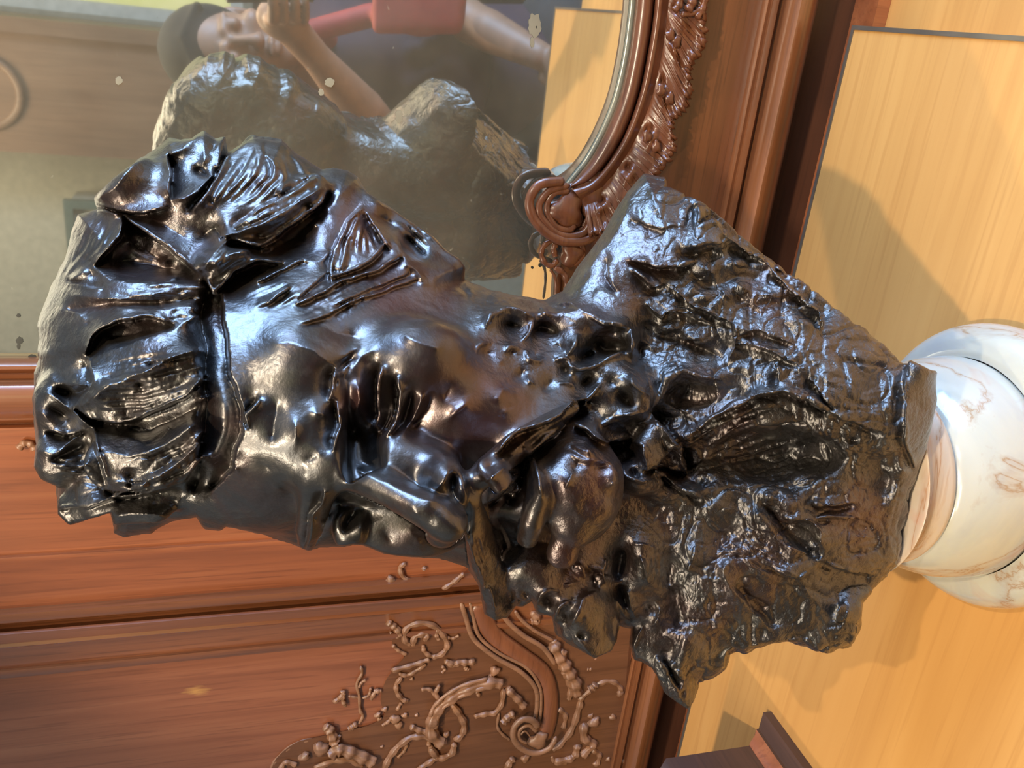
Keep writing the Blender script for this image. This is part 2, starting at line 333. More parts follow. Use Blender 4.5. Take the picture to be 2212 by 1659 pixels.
PINS = '''@ 1.728 0 240
40/-40 | 640,320 640,240 625,165
-40 | 720,210 770,240
20 | 750,75 690,140 625,165 525,150
28 | 840,105 810,220 740,300 690,330 640,325
0 | 800,135 770,180
38 | 355,345 430,280 525,160
30/-25 | 355,342 420,365 490,387 560,375 620,358
12 | 640,345 680,350 720,330
0/30 | 285,362 390,362 455,385
30 | 285,365 255,450 245,520 200,640
-45/25 | 460,392 450,470 360,570
24/-80 | 460,394 560,462 680,552 745,602
-12 | 560,410 640,440 700,480
-120 | 430,560 550,568 680,598
-105 | 480,490 560,528 620,562
8 | 355,585 400,625 480,648 560,640 660,625
18 | 252,640 330,590
-6/12 | 252,642 330,655 380,660
-18 | 345,600 350,640
14 | 770,660 650,655 560,690 450,700 260,690
-14 | 750,700 600,712 430,716 240,745
12 | 740,735 620,735 500,740 430,735
10 | 225,740 300,760 330,790
28/-45 | 322,905 345,850 380,810 450,778 560,770 640,795
-45 | 400,850 500,835 600,810
14 | 335,915 480,872 640,815 740,765
50 | 298,1105 400,1030 560,960 740,880
-20/38 | 290,1085 345,1010 330,925
28/-45 | 290,1112 340,1152 450,1166 560,1132 700,1062 760,1000
18 | 760,895 640,930 560,952
20 | 755,950 620,990 520,1022
20 | 765,985 640,1040 540,1092 470,1130
24 | 745,1040 640,1092 560,1120
-55 | 765,1070 680,1140 560,1192 470,1185
-30 | 430,1180 350,1172
15 | 625,1178 627,1182
34 | 365,1270 480,1290 620,1250 725,1165
-15/36 | 400,1400 370,1290 345,1190
10 | 345,1190 440,1215 560,1245
40 | 405,1385 520,1395 650,1335 745,1235
18/-30 | 400,1412 450,1442 560,1432 680,1382 765,1290
16 | 755,1195 700,1275 600,1335 480,1362
20 | 750,1240 690,1320 600,1372 480,1392
20 | 740,1290 660,1368 560,1410
16 | 180,960 200,1010 330,1030
14 | 140,930 170,900 200,920
-35 | 215,1045 280,1052 330,1045
18 | 150,1040 220,1080 290,1130 340,1180
-18 | 190,1110 260,1150
14 | 130,1110 190,1160
10/-25 | 180,1188 250,1210 330,1192
18 | 140,1260 210,1282 300,1205
-12 | 200,1292 280,1262 330,1235
14 | 210,1340 300,1295
12 | 140,1330 170,1360
32/-12 | 215,1488 330,1480 470,1425 560,1402
24 | 260,1380 330,1300
18 | 415,1512 500,1502 620,1512
-20 | 470,1578 474,1582
-22 | 560,1480 680,1440
-92 | 770,675 750,760 770,880 765,1000 772,1100 762,1200 745,1320 720,1420
4/-80 | 830,680 835,800 850,900 860,990 905,1120 908,1200 872,1270 862,1340 790,1420
-30/40 | 720,370 780,280 850,170 930,97
24 | 790,340 900,260 960,200
18 | 950,97 1000,180 1060,245 1050,320
2 | 985,130 1012,220 1000,275
0 | 1040,112 1100,190 1112,262
0 | 1082,140 1150,220 1182,250
14 | 1062,118 1125,200 1140,255
-15/26 | 870,430 960,370 1080,300 1180,247
46 | 815,470 960,430 1100,350 1205,285
22/-50 | 855,485 980,502 1100,422 1200,342 1226,300
28 | 880,448 1000,400 1120,328 1180,285
26 | 960,462 1060,420 1150,352
-50 | 980,532 1100,472 1200,385
38 | 752,590 820,502 880,480 1000,512
44 | 790,590 860,530 930,520
26/-48 | 765,622 800,690 870,602 950,562 1050,572
-45 | 900,622 1000,592
-28 | 745,480 805,432 830,470
-10/16 | 1230,640 1240,520 1290,420 1345,362
16/-8 | 1230,625 1290,612 1380,562 1440,502
-14/12 | 1450,520 1400,440 1370,382
9 | 1330,392 1270,500 1250,600
9 | 1362,432 1312,520 1290,598
18 | 1345,395 1290,500 1270,600
-32 | 1180,425 1222,362
11/-10 | 1110,722 1200,682 1300,632 1420,592 1500,546
8/-8 | 1130,792 1230,762 1350,702 1470,662 1560,632
7/-8 | 1110,702 1180,642 1250,592
7/-7 | 1250,722 1400,662 1530,602
8/-8 | 960,640 1040,600 1140,560
9/-8 | 1010,720 1080,660
8 | 1100,560 1200,560 1250,520
18 | 1380,332 1500,382 1600,460 1700,540 1742,600
-55 | 1510,470 1590,540
24 | 1680,585 1700,600
14 | 1470,470 1500,540 1560,585
-25 | 1420,400 1480,440
14 | 1500,562 1560,592 1580,642
8 | 1600,640 1640,660 | 
9 | 1690,660 1720,690
9 | 1740,655 1770,690
-6 | 1705,655 1745,690
9 | 1010,870 1090,866 1170,890 1240,950
-10 | 1170,780 1260,830 1340,850
-22/14 | 1225,1072 1240,1030 1250,962
-26/14 | 1240,1260 1265,1180 1250,1090
9 | 1270,930 1300,902 1350,872
9 | 1282,1000 1330,942 1400,882
-8 | 1275,965 1315,922
@ 3.318 460 700
24 | 1040,420 1060,560 1000,640
-36/18 | 1150,740 1180,650 1170,520 1190,400 1200,300
14/-38 | 1310,380 1340,480 1325,620 1270,740 1230,800
-16 | 1440,480 1390,620 1290,780
-13 | 1590,480 1540,620 1400,760
10 | 1510,520 1440,680 1330,800
12 | 1360,70 1480,130 1650,190
14 | 1830,540 1700,680
-34 | 950,740 1060,800
-10 | 1700,420 1650,560
12 | 1020,1030 1200,1130 1400,1212 1600,1280
-4 | 1060,980 1250,1080 1450,1150
13 | 1000,1110 1200,1210 1420,1300 1500,1390
14 | 1700,1020 1650,1130 1600,1190
-36 | 1730,1080 1715,1170 1750,1290 1800,1350
8 | 1800,1040 1835,1180 1850,1300
-20/16 | 250,740 230,650 320,540
12 | 600,690 590,850
-10 | 450,560 440,700 430,850
14 | 180,900 150,1010 190,1090
11 | 430,1170 500,1200
-8 | 330,1000 420,1060
9 | 700,630 790,650
-8 | 640,980 760,940
-30/14 | 660,1600 690,1480 700,1360 780,1290 790,1210
10 | 930,1290 850,1430 760,1590
10 | 1110,1310 1080,1440 1060,1550
-28 | 1010,1330 950,1480
-28 | 850,1320 790,1400
7 | 1400,1450 1500,1590
-8 | 1230,1480 1300,1580
6 | 700,1370 740,1350
6 | 690,1420 730,1400
@ 3.318 960 620 1.5
28 | 290,285 330,200 450,155 560,170 640,215
-18 | 440,260 540,290
14 | 640,215 600,340 560,400
-16 | 520,280 524,284
32 | 690,150 740,200
-28 | 640,330 690,290 830,330
28 | 800,125 900,120 1050,200 1150,260 1330,295
-6 | 1180,340 1240,330
-34 | 1090,380 1150,450 1290,440
32 | 1345,300 1352,400 1345,510
-20 | 1400,400 1395,520
22 | 955,335 920,430 880,500
26 | 880,500 900,560 960,600 1040,590 1120,540 1220,480 1280,460
-26 | 990,500 1090,470
-4 | 800,400 840,440
20 | 800,525 860,512 905,560
-6 | 860,580 880,620
12 | 720,500 680,540 610,530 580,460
-9 | 650,480 660,500
32 | 1110,585 1130,595
28 | 1340,620 1340,700 1390,740 1470,770
22 | 1470,770 1440,870 1350,915 1220,930
-28 | 1250,780 1330,850
-14 | 1180,700 1220,680
16 | 1130,690 1050,780 1000,850
-18 | 1000,700 1040,660
10 | 230,470 250,420 330,400
-8 | 290,470 330,490
10 | 440,470 470,430 520,450
-7 | 480,470 490,480
8 | 370,540 440,520
10 | 590,620 600,680 650,700
-8 | 560,600 540,660
8 | 360,840 440,700
8 | 390,930 470,860
12 | 820,690 900,700 950,750
-10 | 760,680 720,740
18/-44 | 390,1190 450,1110 560,1030 680,990 850,920 930,830 1030,810
-48 | 580,1160 700,1060 860,970 1010,880
28 | 290,1400 420,1300 540,1330
-32/22 | 545,1350 430,1470 310,1550
8 | 330,1290 430,1230
-52 | 610,1210 550,1350 450,1550
22 | 645,1230 685,1380 690,1500
18/-28 | 930,990 1010,1020 1060,1080 1160,1120 1330,1090
14 | 1000,1140 1080,1200
-8 | 1080,1290 1160,1270
20 | 1205,1405 1220,1415
14 | 910,1340 860,1440
9 | 1020,1230 1250,1260
-10 | 960,1250 930,1300
18 | 1110,1000 1220,950 1340,1050
16 | 1380,980 1500,1000 1530,1050
-40/24 | 1500,900 1530,960 1600,1050 1700,1150 1740,1310
22 | 1350,1100 1430,1130 1440,1230 1450,1310
12/-36 | 1450,1315 1560,1292 1700,1312
-12 | 1560,1120 1620,1200
18 | 1285,1270 1300,1350 1420,1405 1490,1390
-18 | 1350,1320 1380,1360
14/-20 | 1500,1320 1640,1420 1850,1520
22 | 1530,820 1600,650 1700,605 1830,640 1990,660
-12 | 1660,720 1750,720
10 | 1580,690 1540,800 1480,890
@ 3.0717 980 1000 1.35
18 | 70,430 120,560 150,680 200,780 220,880
-48 | 300,420 350,600
22 | 230,800 280,1000
-22 | 375,850 385,960
12 | 400,880 430,920
-26 | 470,850 500,900
18 | 550,960 570,870 640,840 700,850
-22 | 620,900 640,940
22 | 650,1100 690,960 780,905
14 | 720,820 830,790
-18 | 735,1000 750,1060
26 | 790,1080 860,900 950,850
28 | 860,1030 880,1040
-18 | 1075,1010 1060,1180
10 | 800,1150 920,1280
-18 | 830,1150 850,1170
14 | 1080,920 1180,1060
-26 | 1090,800 1150,940
28 | 1230,620 1300,800
-38 | 1110,560 1090,780
-22 | 1440,640 1425,840
12 | 1200,540 1330,560
14 | 1150,860 1210,1030
-32 | 1290,950 1310,975
14 | 1370,970 1350,1050 1300,1080
12 | 1260,1090 1180,1260
20 | 1340,1290 1430,1420 1530,1600
14 | 1440,1310 1540,1450
10 | 1560,1350 1600,1400
-4 | 1390,1320 1490,1490
-32 | 1470,800 1480,960 1500,1100
12 | 1600,560 1560,720
10/-12 | 900,700 1000,720 1020,640
14 | 980,690 1000,800
-16 | 920,730 930,830
12 | 800,700 830,680 870,760
@ 3.318 1200 370 1.25
14 | 600,30 500,290 400,480 250,680 60,850
9 | 640,170 800,130 900,110
-16/11 | 1000,400 1020,310 1000,230
-22/16 | 1000,402 1060,370 1130,350 1190,420 1300,500 1440,600 1530,660 1600,750 1700,830 1800,930 1900,1010 1920,1110
22 | 950,540 1100,500 1230,520
-14 | 900,600 1000,602 1100,582 1200,602
2/-10 | 540,350 650,390 780,420
14/-16 | 540,640 640,660 750,700 880,690 990,650
11/-12 | 550,720 700,842 780,820
-14 | 560,752 740,872
-15 | 960,720 1080,822 1170,800 1300,760 1480,762
-11 | 1170,680 1150,820
-15 | 1280,870 1380,980 1470,1052
10 | 1000,830 940,862
12 | 1030,880 1100,930
11 | 1300,810 1380,860
10 | 1180,850 1250,920
12 | 1050,690 1130,740
12 | 1230,660 1350,680
8 | 1450,640 1600,700
-9 | 1250,570 1440,622
-9 | 1530,762 1650,832
10 | 1560,800 1700,880
-10 | 1420,930 1600,940 1780,930
9 | 1480,890 1600,900
9/-10 | 650,960 770,1062 800,1012 950,1022 1100,1092
8/-4 | 800,830 950,960 1100,1012 1270,1110
-7/12 | 1230,1340 1280,1260 1270,1110
8/-6 | 1300,1250 1500,1270 1720,1392
-10/12 | 1590,1530 1610,1440 1560,1360
-22 | 620,1100 800,1182 1000,1252 1180,1332
10 | 930,1190 1080,1222
8 | 760,1130 850,1140
11 | 1600,1430 1800,1382 1880,1422
6/-8 | 1320,1180 1450,1150 1700,1240
7/-8 | 380,640 370,760 440,850
7 | 270,850 400,900 520,960
8 | 1700,1050 1880,1120
-8 | 1750,1000 1900,1090
@ 2.592 1480 780 1.2
9 | 110,230 220,222 320,190
18/-48 | 0,432 60,402 200,297 400,202 560,174 700,222 800,287
12 | 510,170 540,100 500,30
9/-9 | 690,110 750,180 830,252
9 | 520,100 680,60 830,100
11/-16 | 800,285 900,332 1000,372 1090,402
12 | 880,490 1000,470
-12 | 900,430 960,450
6 | 100,640 300,610 500,570 700,560
14 | 440,752 560,800 660,790
14/-10 | 720,770 720,800 830,822 940,800
10 | 850,720 950,760
16 | 380,840 480,932 520,1002 600,1052 700,1082
-20 | 440,800 560,932 680,1052 740,1102
14/-12 | 560,880 700,900 750,960 730,1040
9/-6 | 740,890 850,880 960,882
16 | 1190,600 1250,640
13 | 1200,680 1180,760 1140,832
-10 | 1130,640 1110,740
10 | 1080,560 1140,540
16 | 240,1120 215,1200 260,1282 340,1372 470,1482
-13 | 300,1262 420,1402 500,1492
8 | 320,1050 360,1120 430,1200
11/-9 | 500,1170 560,1200 650,1222 720,1152
16 | 840,1440 870,1372 905,1400 890,1482
-9 | 520,1562 640,1540 780,1472 850,1382
9/-13 | 750,1120 900,1182 1050,1192
-11 | 800,1182 930,1282
9 | 0,1050 60,1100 30,1180
11 | 150,1440 200,1530
-7/9 | 1280,600 1230,450 1220,300 1230,90
9 | 620,660 760,640
-9 | 480,690 620,720
8 | 950,1000 1050,980
-8 | 900,940 1010,940
10 | 60,820 180,810 260,840
-14 | 150,1040 200,980 300,940
@ 1.728 0 240
~ 9 8 | 760,890 640,905 480,930 360,960 ; 755,1050 650,1100 540,1140 400,1140 320,1130
~ 8 8 | 755,1170 690,1240 580,1290 420,1300 ; 755,1290 690,1370 580,1420 440,1420
~ 5 6 | 765,690 600,720 430,740 ; 760,790 640,790 560,765
~ 4 6 | 765,640 600,640 480,655 ; 765,700 600,712 300,720
~ 6 6 | 945,110 860,220 800,300 760,360 ; 1040,130 1080,250 1000,330 900,390
~ 7 7 | 850,440 960,385 1080,315 1180,255 ; 860,480 980,490 1100,410 1210,320
~ 4 5 | 770,580 850,500 960,500 ; 780,640 850,590 940,540
~ 7 7 | 1345,370 1260,480 1235,620 ; 1370,390 1420,480 1440,510
~ 8 8 | 1110,700 1200,640 1300,590 1400,560 ; 1120,800 1250,770 1400,690 1560,620
~ 5 5 | 900,680 1000,640 1100,600 ; 960,760 1060,720 1140,670
~ 4 6 | 150,1260 250,1290 330,1270 ; 220,1400 300,1380 380,1400
~ 4 6 | 260,1440 400,1380 560,1390 ; 230,1490 400,1460 600,1400
~ 6 4 | 280,380 230,520 160,680 ; 450,390 380,520 230,640
~ 4 5 | 1500,380 1560,440 1640,520 ; 1460,470 1500,540 1560,580
@ 3.318 460 700
~ 4 6 | 870,300 940,250 1050,190 ; 850,520 900,400 1000,300
@ 3.318 960 620
~ 5 6 | 420,1190 600,1040 800,950 1000,830 ; 340,1330 430,1230 560,1120
~ 3 5 | 900,1000 1010,1050 1120,1160 ; 860,1200 960,1260 1080,1300
@ 3.0717 980 1000
~ 4 6 | 70,430 130,600 190,800 ; 180,480 220,640 250,820
~ 5 7 | 1330,1280 1430,1420 1500,1560 ; 1560,1300 1580,1440 1550,1590
~ 4 5 | 1230,540 1250,680 1260,840 ; 1380,580 1400,700 1350,860
@ 3.318 1200 370
~ 6 5 | 560,1060 800,1140 1100,1260 ; 560,1250 800,1320 1100,1420
~ 5 5 | 700,880 1000,1040 1300,1180 ; 800,830 1100,1000 1500,1180
@ 2.592 1480 780
~ 5 5 | 100,480 300,330 560,230 ; 150,600 400,540 800,420
~ 5 6 | 300,860 420,1000 620,1120 ; 240,1000 360,1160 560,1260
@ 5.29 1940 780
5 | 330,200 282,235 270,272
5 | 318,262 265,305
5 | 306,335 245,378
5 | 302,400 255,408 228,448 215,490
5 | 380,380 368,440
5 | 450,420 420,480 378,520 368,590
5 | 300,560 272,595 240,580
5 | 300,610 265,660
5 | 290,690 250,730
4 | 255,510 275,505 280,535 258,540'''
OUTLINE = """80,760 85,735 80,705 92,670 110,620 140,560 152,505 168,462 210,453 205,428 215,415 255,378 300,345 345,315 365,297 390,303 415,300 440,283 465,298 487,295
492,330 520,312 545,292 575,298 610,302 640,330 672,352 695,365 720,362 752,368 775,382 795,418 830,440 860,460 900,487 935,510 962,540 990,558 1005,578 1003,604
1060,625 1120,640 1178,650 1215,630 1260,560 1310,488 1345,428 1370,400 1392,376 1440,380 1470,388 1500,384 1530,390 1562,405 1580,418 1610,442 1640,490 1690,540 1740,590 1790,628 1830,655 1900,730 1960,775 2012,800 2046,801
2040,830 2020,890 2003,960 1990,1020 1982,1075 1975,1110 1955,1165 1935,1222 1905,1256 1872,1285 1857,1300 1858,1345 1855,1370 1840,1395 1810,1400 1790,1408 1765,1404 1745,1395 1700,1385 1660,1388 1640,1395 1610,1408 1590,1402 1572,1410 1566,1442 1510,1475
1500,1512 1486,1533 1465,1520 1440,1500 1425,1470 1408,1440 1385,1426 1372,1424 1362,1392 1366,1356 1337,1350 1330,1382 1320,1405 1285,1420 1265,1408 1240,1395 1202,1370
1193,1330 1162,1325 1150,1295 1130,1308 1112,1310 1096,1334 1070,1342 1046,1326 1040,1290 1033,1260 1010,1225 960,1210 900,1205 830,1196 785,1178 762,1176 740,1180 690,1184 667,1190 650,1184 600,1164 520,1144 488,1136 475,1148 442,1145 425,1116 370,1125 325,1152 270,1160 248,1150 240,1106 180,1126 150,1134 125,1110 120,1050 85,1034 72,1008 78,960 75,900 72,870 72,805 85,775"""
def _p(t): return [tuple(float(v) for v in q.split(',')) for q in t.split()]
def build_bust(step):
    c = Clay((48, 258, -470), (2072, 1556, 520), step)
    E, T = c.ell, c.tube
    fu = (1, .12, -.12); ff = (.05, .6, .8); fs = (0, -.8, .6); FR = (fu, ff, fs)
    def P(t): return _p(t)
    # ---------------- masses
    E((600, 815, -30), (420, 370, 320), rot=FR)                       # skull
    E((930, 880, 10), (330, 300, 250), 60, rot=FR)                    # jaw
    E((1120, 960, 40), (210, 250, 220), 50, rot=FR)                   # chin and beard core
    E((330, 800, -60), (265, 330, 290), 60, rot=((1, .1, 0), (-.1, 1, 0), (0, 0, 1)))   # hair mass
    E((420, 560, -90), (270, 250, 220), 60)
    E((720, 590, -90), (260, 160, 190), 60)
    T([(1120, 830, -90, 200), (1480, 880, -80, 230)], 60)              # neck
    # shoulder slab and chest
    T([(1440, 520, -140, 125), (1560, 600, -75, 165), (1700, 740, 0, 190), (1840, 860, 90, 160), (1940, 890, 150, 112)], 60)
    T([(1330, 650, -120, 100), (1500, 760, -80, 150), (1700, 850, 20, 170)], 60)
    T([(1480, 1120, -140, 210), (1680, 1150, -75, 210), (1850, 1080, 10, 150)], 60)
    T([(1350, 1230, -80, 120), (1600, 1290, -70, 130), (1770, 1290, -20, 105)], 50)
    T([(1400, 1300, -60, 80), (1440, 1420, -70, 60), (1485, 1500, -80, 28)], 30)
    E((1960, 1000, -20), (85, 260, 170), 40, rot=((1, .3, .1), (-.3, 1, 0), (0, 0, 1)))
    E((1240, 1230, 40), (150, 150, 130), 40)                           # beard on the far side
    # ---------------- the trimmed outline of the cast
    poly = np.array(P(OUTLINE), np.float32)
    X, Y = np.meshgrid(c.ax[0], c.ax[1], indexing='ij')
    dd = np.full(X.shape, 1e9, np.float32); ins = np.zeros(X.shape, bool)
    for a, b in zip(poly, np.roll(poly, -1, 0)):
        e = b - a; t = np.clip(((X - a[0]) * e[0] + (Y - a[1]) * e[1]) / (e @ e), 0, 1)
        dd = np.minimum(dd, np.hypot(X - a[0] - t * e[0], Y - a[1] - t * e[1]))
        if a[1] != b[1]:
            cr = ((Y >= a[1]) != (Y >= b[1])) & (X < a[0] + (Y - a[1]) / (b[1] - a[1]) * e[0]); ins ^= cr
    hull = np.where(ins, -dd, dd)
    # a rounded filler under the outline, so that the cast reaches its edge everywhere
    xs = np.array([48, 300, 600, 900, 1150, 1400, 1700, 2072.]); dc = np.array([-60, -70, -60, -40, -40, -70, -20, 10.])
    cen = np.interp(X, xs, dc).astype(np.float32)
    thick = 200 * np.sqrt(np.clip(1 - (1 - np.clip(-hull, 0, 170) / 170) ** 2, 0, 1)) - np.where(hull > 0, hull, 0)
    fill = (np.abs(c.ax[2][None, None, :] - cen[:, :, None]) - thick[:, :, None]) * .6
    full = (slice(None),) * 3
    c.put(full, np.minimum(fill, 60), 30, 'add')
    # ---------------- the face
    E((650, 800, 265), (80, 90, 60), 60); E((640, 950, 285), (90, 80, 60), 60)      # frontal bosses
    E((560, 930, 235), (70, 120, 60), 50)
    E((905, 790, 265), (110, 100, 70), 60)                              # near cheekbone
    E((1010, 890, 240), (110, 80, 60), 50)
    E((880, 1150, 150), (120, 60, 70), 40)                              # far cheek
    T([(775, 985, 250, 52), (870, 1022, 292, 52), (945, 1050, 318, 48)], 44); T([(690, 1000, 292, 60), (742, 1008, 312, 50), (790, 1032, 352, 40), (850, 1062, 388, 36), (910, 1095, 418, 40), (950, 1118, 428, 45)], 44)   # nose
    T([(765, 1016, 350, 20), (850, 1068, 402, 20), (925, 1106, 442, 24)], 16)
    E((970, 1128, 428), (40, 44, 46), 20)
    E((962, 1035, 365), (42, 44, 46), 24)                               # near wing
    E((955, 1155, 370), (36, 30, 42), 20)
    E((985, 1070, 385), (26, 40, 40), 18)
    T([(855, 985, 300, 50), (940, 1010, 320, 40)], 50)
    E((772, 935, 335), (46, 105, 78), 34, 'sub', rot=((1, .05, 0), (-.1, 1, -.25), (0, .25, 1)))   # near socket
    E((785, 1005, 330), (40, 42, 50), 30, 'sub')
    E((752, 1128, 272), (46, 66, 58), 34, 'sub')                        # far socket
    T([(712, 770, 225, 24), (702, 830, 272, 30), (706, 890, 298, 34), (712, 945, 312, 36), (708, 990, 312, 36)], 44)   # near brow
    T([(690, 1040, 300, 40), (680, 1090, 262, 36), (668, 1140, 215, 30), (660, 1182, 160, 16)], 40)                   # far brow
    E((786, 862, 258), (44, 84, 50), 14, rot=((1, -.15, 0), (.15, 1, -.35), (0, .35, 1)))        # near eyeball and lid
    E((756, 1142, 178), (40, 52, 48), 16)
    T([(800, 765, 222, 9), (822, 810, 268, 11), (826, 860, 288, 11), (812, 915, 286, 9)], 10)     # lid rim
    T([(862, 775, 258, 12), (868, 835, 296, 14), (858, 895, 308, 13), (838, 945, 305, 9)], 16)   # lower lid
    # mouth
    T([(1052, 1190, 235, 30), (1078, 1110, 300, 36), (1098, 1050, 318, 34), (1140, 985, 280, 28)], 24, 'sub')
    T([(1012, 1055, 345, 24), (1055, 1015, 345, 32), (1115, 965, 325, 32), (1180, 920, 300, 27), (1236, 880, 280, 16)], 22)   # near moustache
    T([(1050, 1010, 372, 20), (1082, 1040, 372, 30), (1112, 1052, 350, 12)], 12, n=(.5, -.3, .8), fl=.5)
    T([(1018, 1085, 350, 22), (1032, 1140, 290, 30), (1046, 1210, 220, 36), (1060, 1270, 170, 36), (1074, 1316, 135, 24)], 20)  # far moustache
    T([(1140, 980, 283, 5), (1154, 1035, 315, 16), (1161, 1080, 325, 27), (1150, 1128, 305, 27), (1140, 1160, 270, 22)], 10)   # lower lip
    E((1252, 1050, 245), (95, 125, 90), 34)                             # chin
    E((1240, 1140, 265), (46, 44, 44), 20); E((1312, 1035, 300), (26, 30, 26), 18); E((1292, 1096, 295), (38, 30, 30), 20); E((1216, 1190, 250), (34, 36, 34), 18)
    return finish(c, hull, P)
LINES = []
def relief(c, text):
    # offsets pinned along modelling strokes ("above/below | points"), spread between them by a screened Laplace solve
    nx, ny = c.n[0], c.n[1]; st = c.st
    val = np.zeros((nx, ny), np.float32); cnt = np.zeros((nx, ny), np.float32)
    sc, ox, oy, mul = 1., 0., 0., 1.
    G = np.zeros((nx, ny), np.float32); rg = np.random.RandomState(5)
    for ln in text.strip().splitlines():
        if ln[0] == '~':
            h, ab = ln[1:].split('|'); ns, amp = [float(v) for v in h.split()]; ab = [np.array(_p(q)) / sc + (ox, oy) for q in ab.split(';')]
            u = np.linspace(0, 1, 160); C = [np.stack([np.interp(u, np.linspace(0, 1, len(q)), q[:, k]) for k in (0, 1)], 1) for q in ab]
            m = int(ns) * 2 + 1
            for k in range(m):
                t = np.clip((k + rg.uniform(-.3, .3)) / (m - 1), 0, 1); q = C[0] * (1 - t) + C[1] * t + rg.uniform(-1, 1) * np.sin(u * rg.uniform(3, 7))[:, None] * 2.5
                a0, a1 = rg.uniform(0, .25), rg.uniform(.7, 1.); s_ = (u >= a0) & (u <= a1); w_ = np.sin(np.pi * (u - a0) / (a1 - a0))[s_] ** .5
                i = ((q[s_, 0] - c.lo[0]) / st).round().astype(int); j = ((q[s_, 1] - c.lo[1]) / st).round().astype(int); ok = (i >= 1) & (j >= 1) & (i < nx - 1) & (j < ny - 1)
                L_ = np.zeros_like(G); L_[i[ok], j[ok]] = (w_ * rg.uniform(.6, 1.3) * amp * (1 if k % 2 else -1))[ok]
                G += L_
            continue
        if ln[0] == '@': sc, ox, oy, mul = ([float(v) for v in ln[1:].split()] + [1.])[:4]; continue
        h, pts = [q.strip() for q in ln.split('|')[:2]]
        hs = [float(v) * mul for v in h.split('/')]
        P = np.array(_p(pts)) / sc + (ox, oy)
        seg = np.hypot(*np.diff(P, axis=0).T); L = np.concatenate([[0], np.cumsum(seg)])
        u = np.linspace(0, L[-1], max(3, int(L[-1] / (st * .45))))
        x = np.interp(u, L, P[:, 0]); y = np.interp(u, L, P[:, 1])
        if len(P) > 2:
            for _ in range(int(14 / st)):
                x[1:-1] = (x[:-2] + 2 * x[1:-1] + x[2:]) / 4; y[1:-1] = (y[:-2] + 2 * y[1:-1] + y[2:]) / 4
        wob = 1.8 * np.sin(u * .045 + len(pts)) + .9 * np.sin(u * .11 + 2 * len(pts))
        tx, ty = np.gradient(x), np.gradient(y); m = np.hypot(tx, ty) + 1e-6; nxv, nyv = -ty / m, tx / m
        x = x + nxv * wob; y = y + nyv * wob
        LINES.append((hs, mul, x, y, nxv, nyv, u, L[-1]))
        tap = np.minimum(1, np.minimum(u, L[-1] - u) / 14 * .6 + .4)
        for k, hv in enumerate(hs):
            for o in ([0] if len(hs) == 1 else ([-2.2, -1.2] if k == 0 else [1.2, 2.2])):
                i = ((x + nxv * o * st * .62 - c.lo[0]) / st).round().astype(int); j = ((y + nyv * o * st * .62 - c.lo[1]) / st).round().astype(int)
                ok = (i >= 0) & (j >= 0) & (i < nx) & (j < ny)
                np.add.at(val, (i[ok], j[ok]), (hv * tap)[ok]); np.add.at(cnt, (i[ok], j[ok]), 1)
    pin = cnt > 0; val = np.where(pin, val / np.maximum(cnt, 1), 0).astype(np.float32)
    # coarse to fine relaxation
    R = val.copy(); lam = (34. / st) ** 2
    for it in range(int(1100 / st)):
        A = np.pad(R, 1, 'edge'); s4 = A[:-2, 1:-1] + A[2:, 1:-1] + A[1:-1, :-2] + A[1:-1, 2:]
        R = np.where(pin, val, s4 / (4 + 1 / lam))
    for _ in range(2):
        A = np.pad(G, 1, 'edge'); G = (4 * A[1:-1, 1:-1] + 2 * (A[:-2, 1:-1] + A[2:, 1:-1] + A[1:-1, :-2] + A[1:-1, 2:]) + A[:-2, :-2] + A[2:, 2:] + A[:-2, 2:] + A[2:, :-2]) / 16 * 1.5
    R = R + G
    for _ in range(1):
        A = np.pad(R, 1, 'edge'); R = .5 * R + .125 * (A[:-2, 1:-1] + A[2:, 1:-1] + A[1:-1, :-2] + A[1:-1, 2:])
    return R
def shift(c, R):
    # move the front skin along the modelling direction by R, fading to nothing behind it
    D = c.depth(); D = np.where(np.isfinite(D), D, 1e4)
    for a in range(0, c.n[0], 64):
        z = c.ax[2][None, None, :]; d = D[a:a + 64, :, None]
        t = np.clip((z - (d - 170)) / 130, 0, 1); w = t * t * (3 - 2 * t)
        k = (z - R[a:a + 64, :, None] * w - c.lo[2]) / c.st
        k = np.clip(k, 0, c.n[2] - 1.001); i = k.astype(np.int32); f = (k - i).astype(np.float32)
        S = c.F[a:a + 64]
        c.F[a:a + 64] = np.take_along_axis(S, i, 2) * (1 - f) + np.take_along_axis(S, i + 1, 2) * f
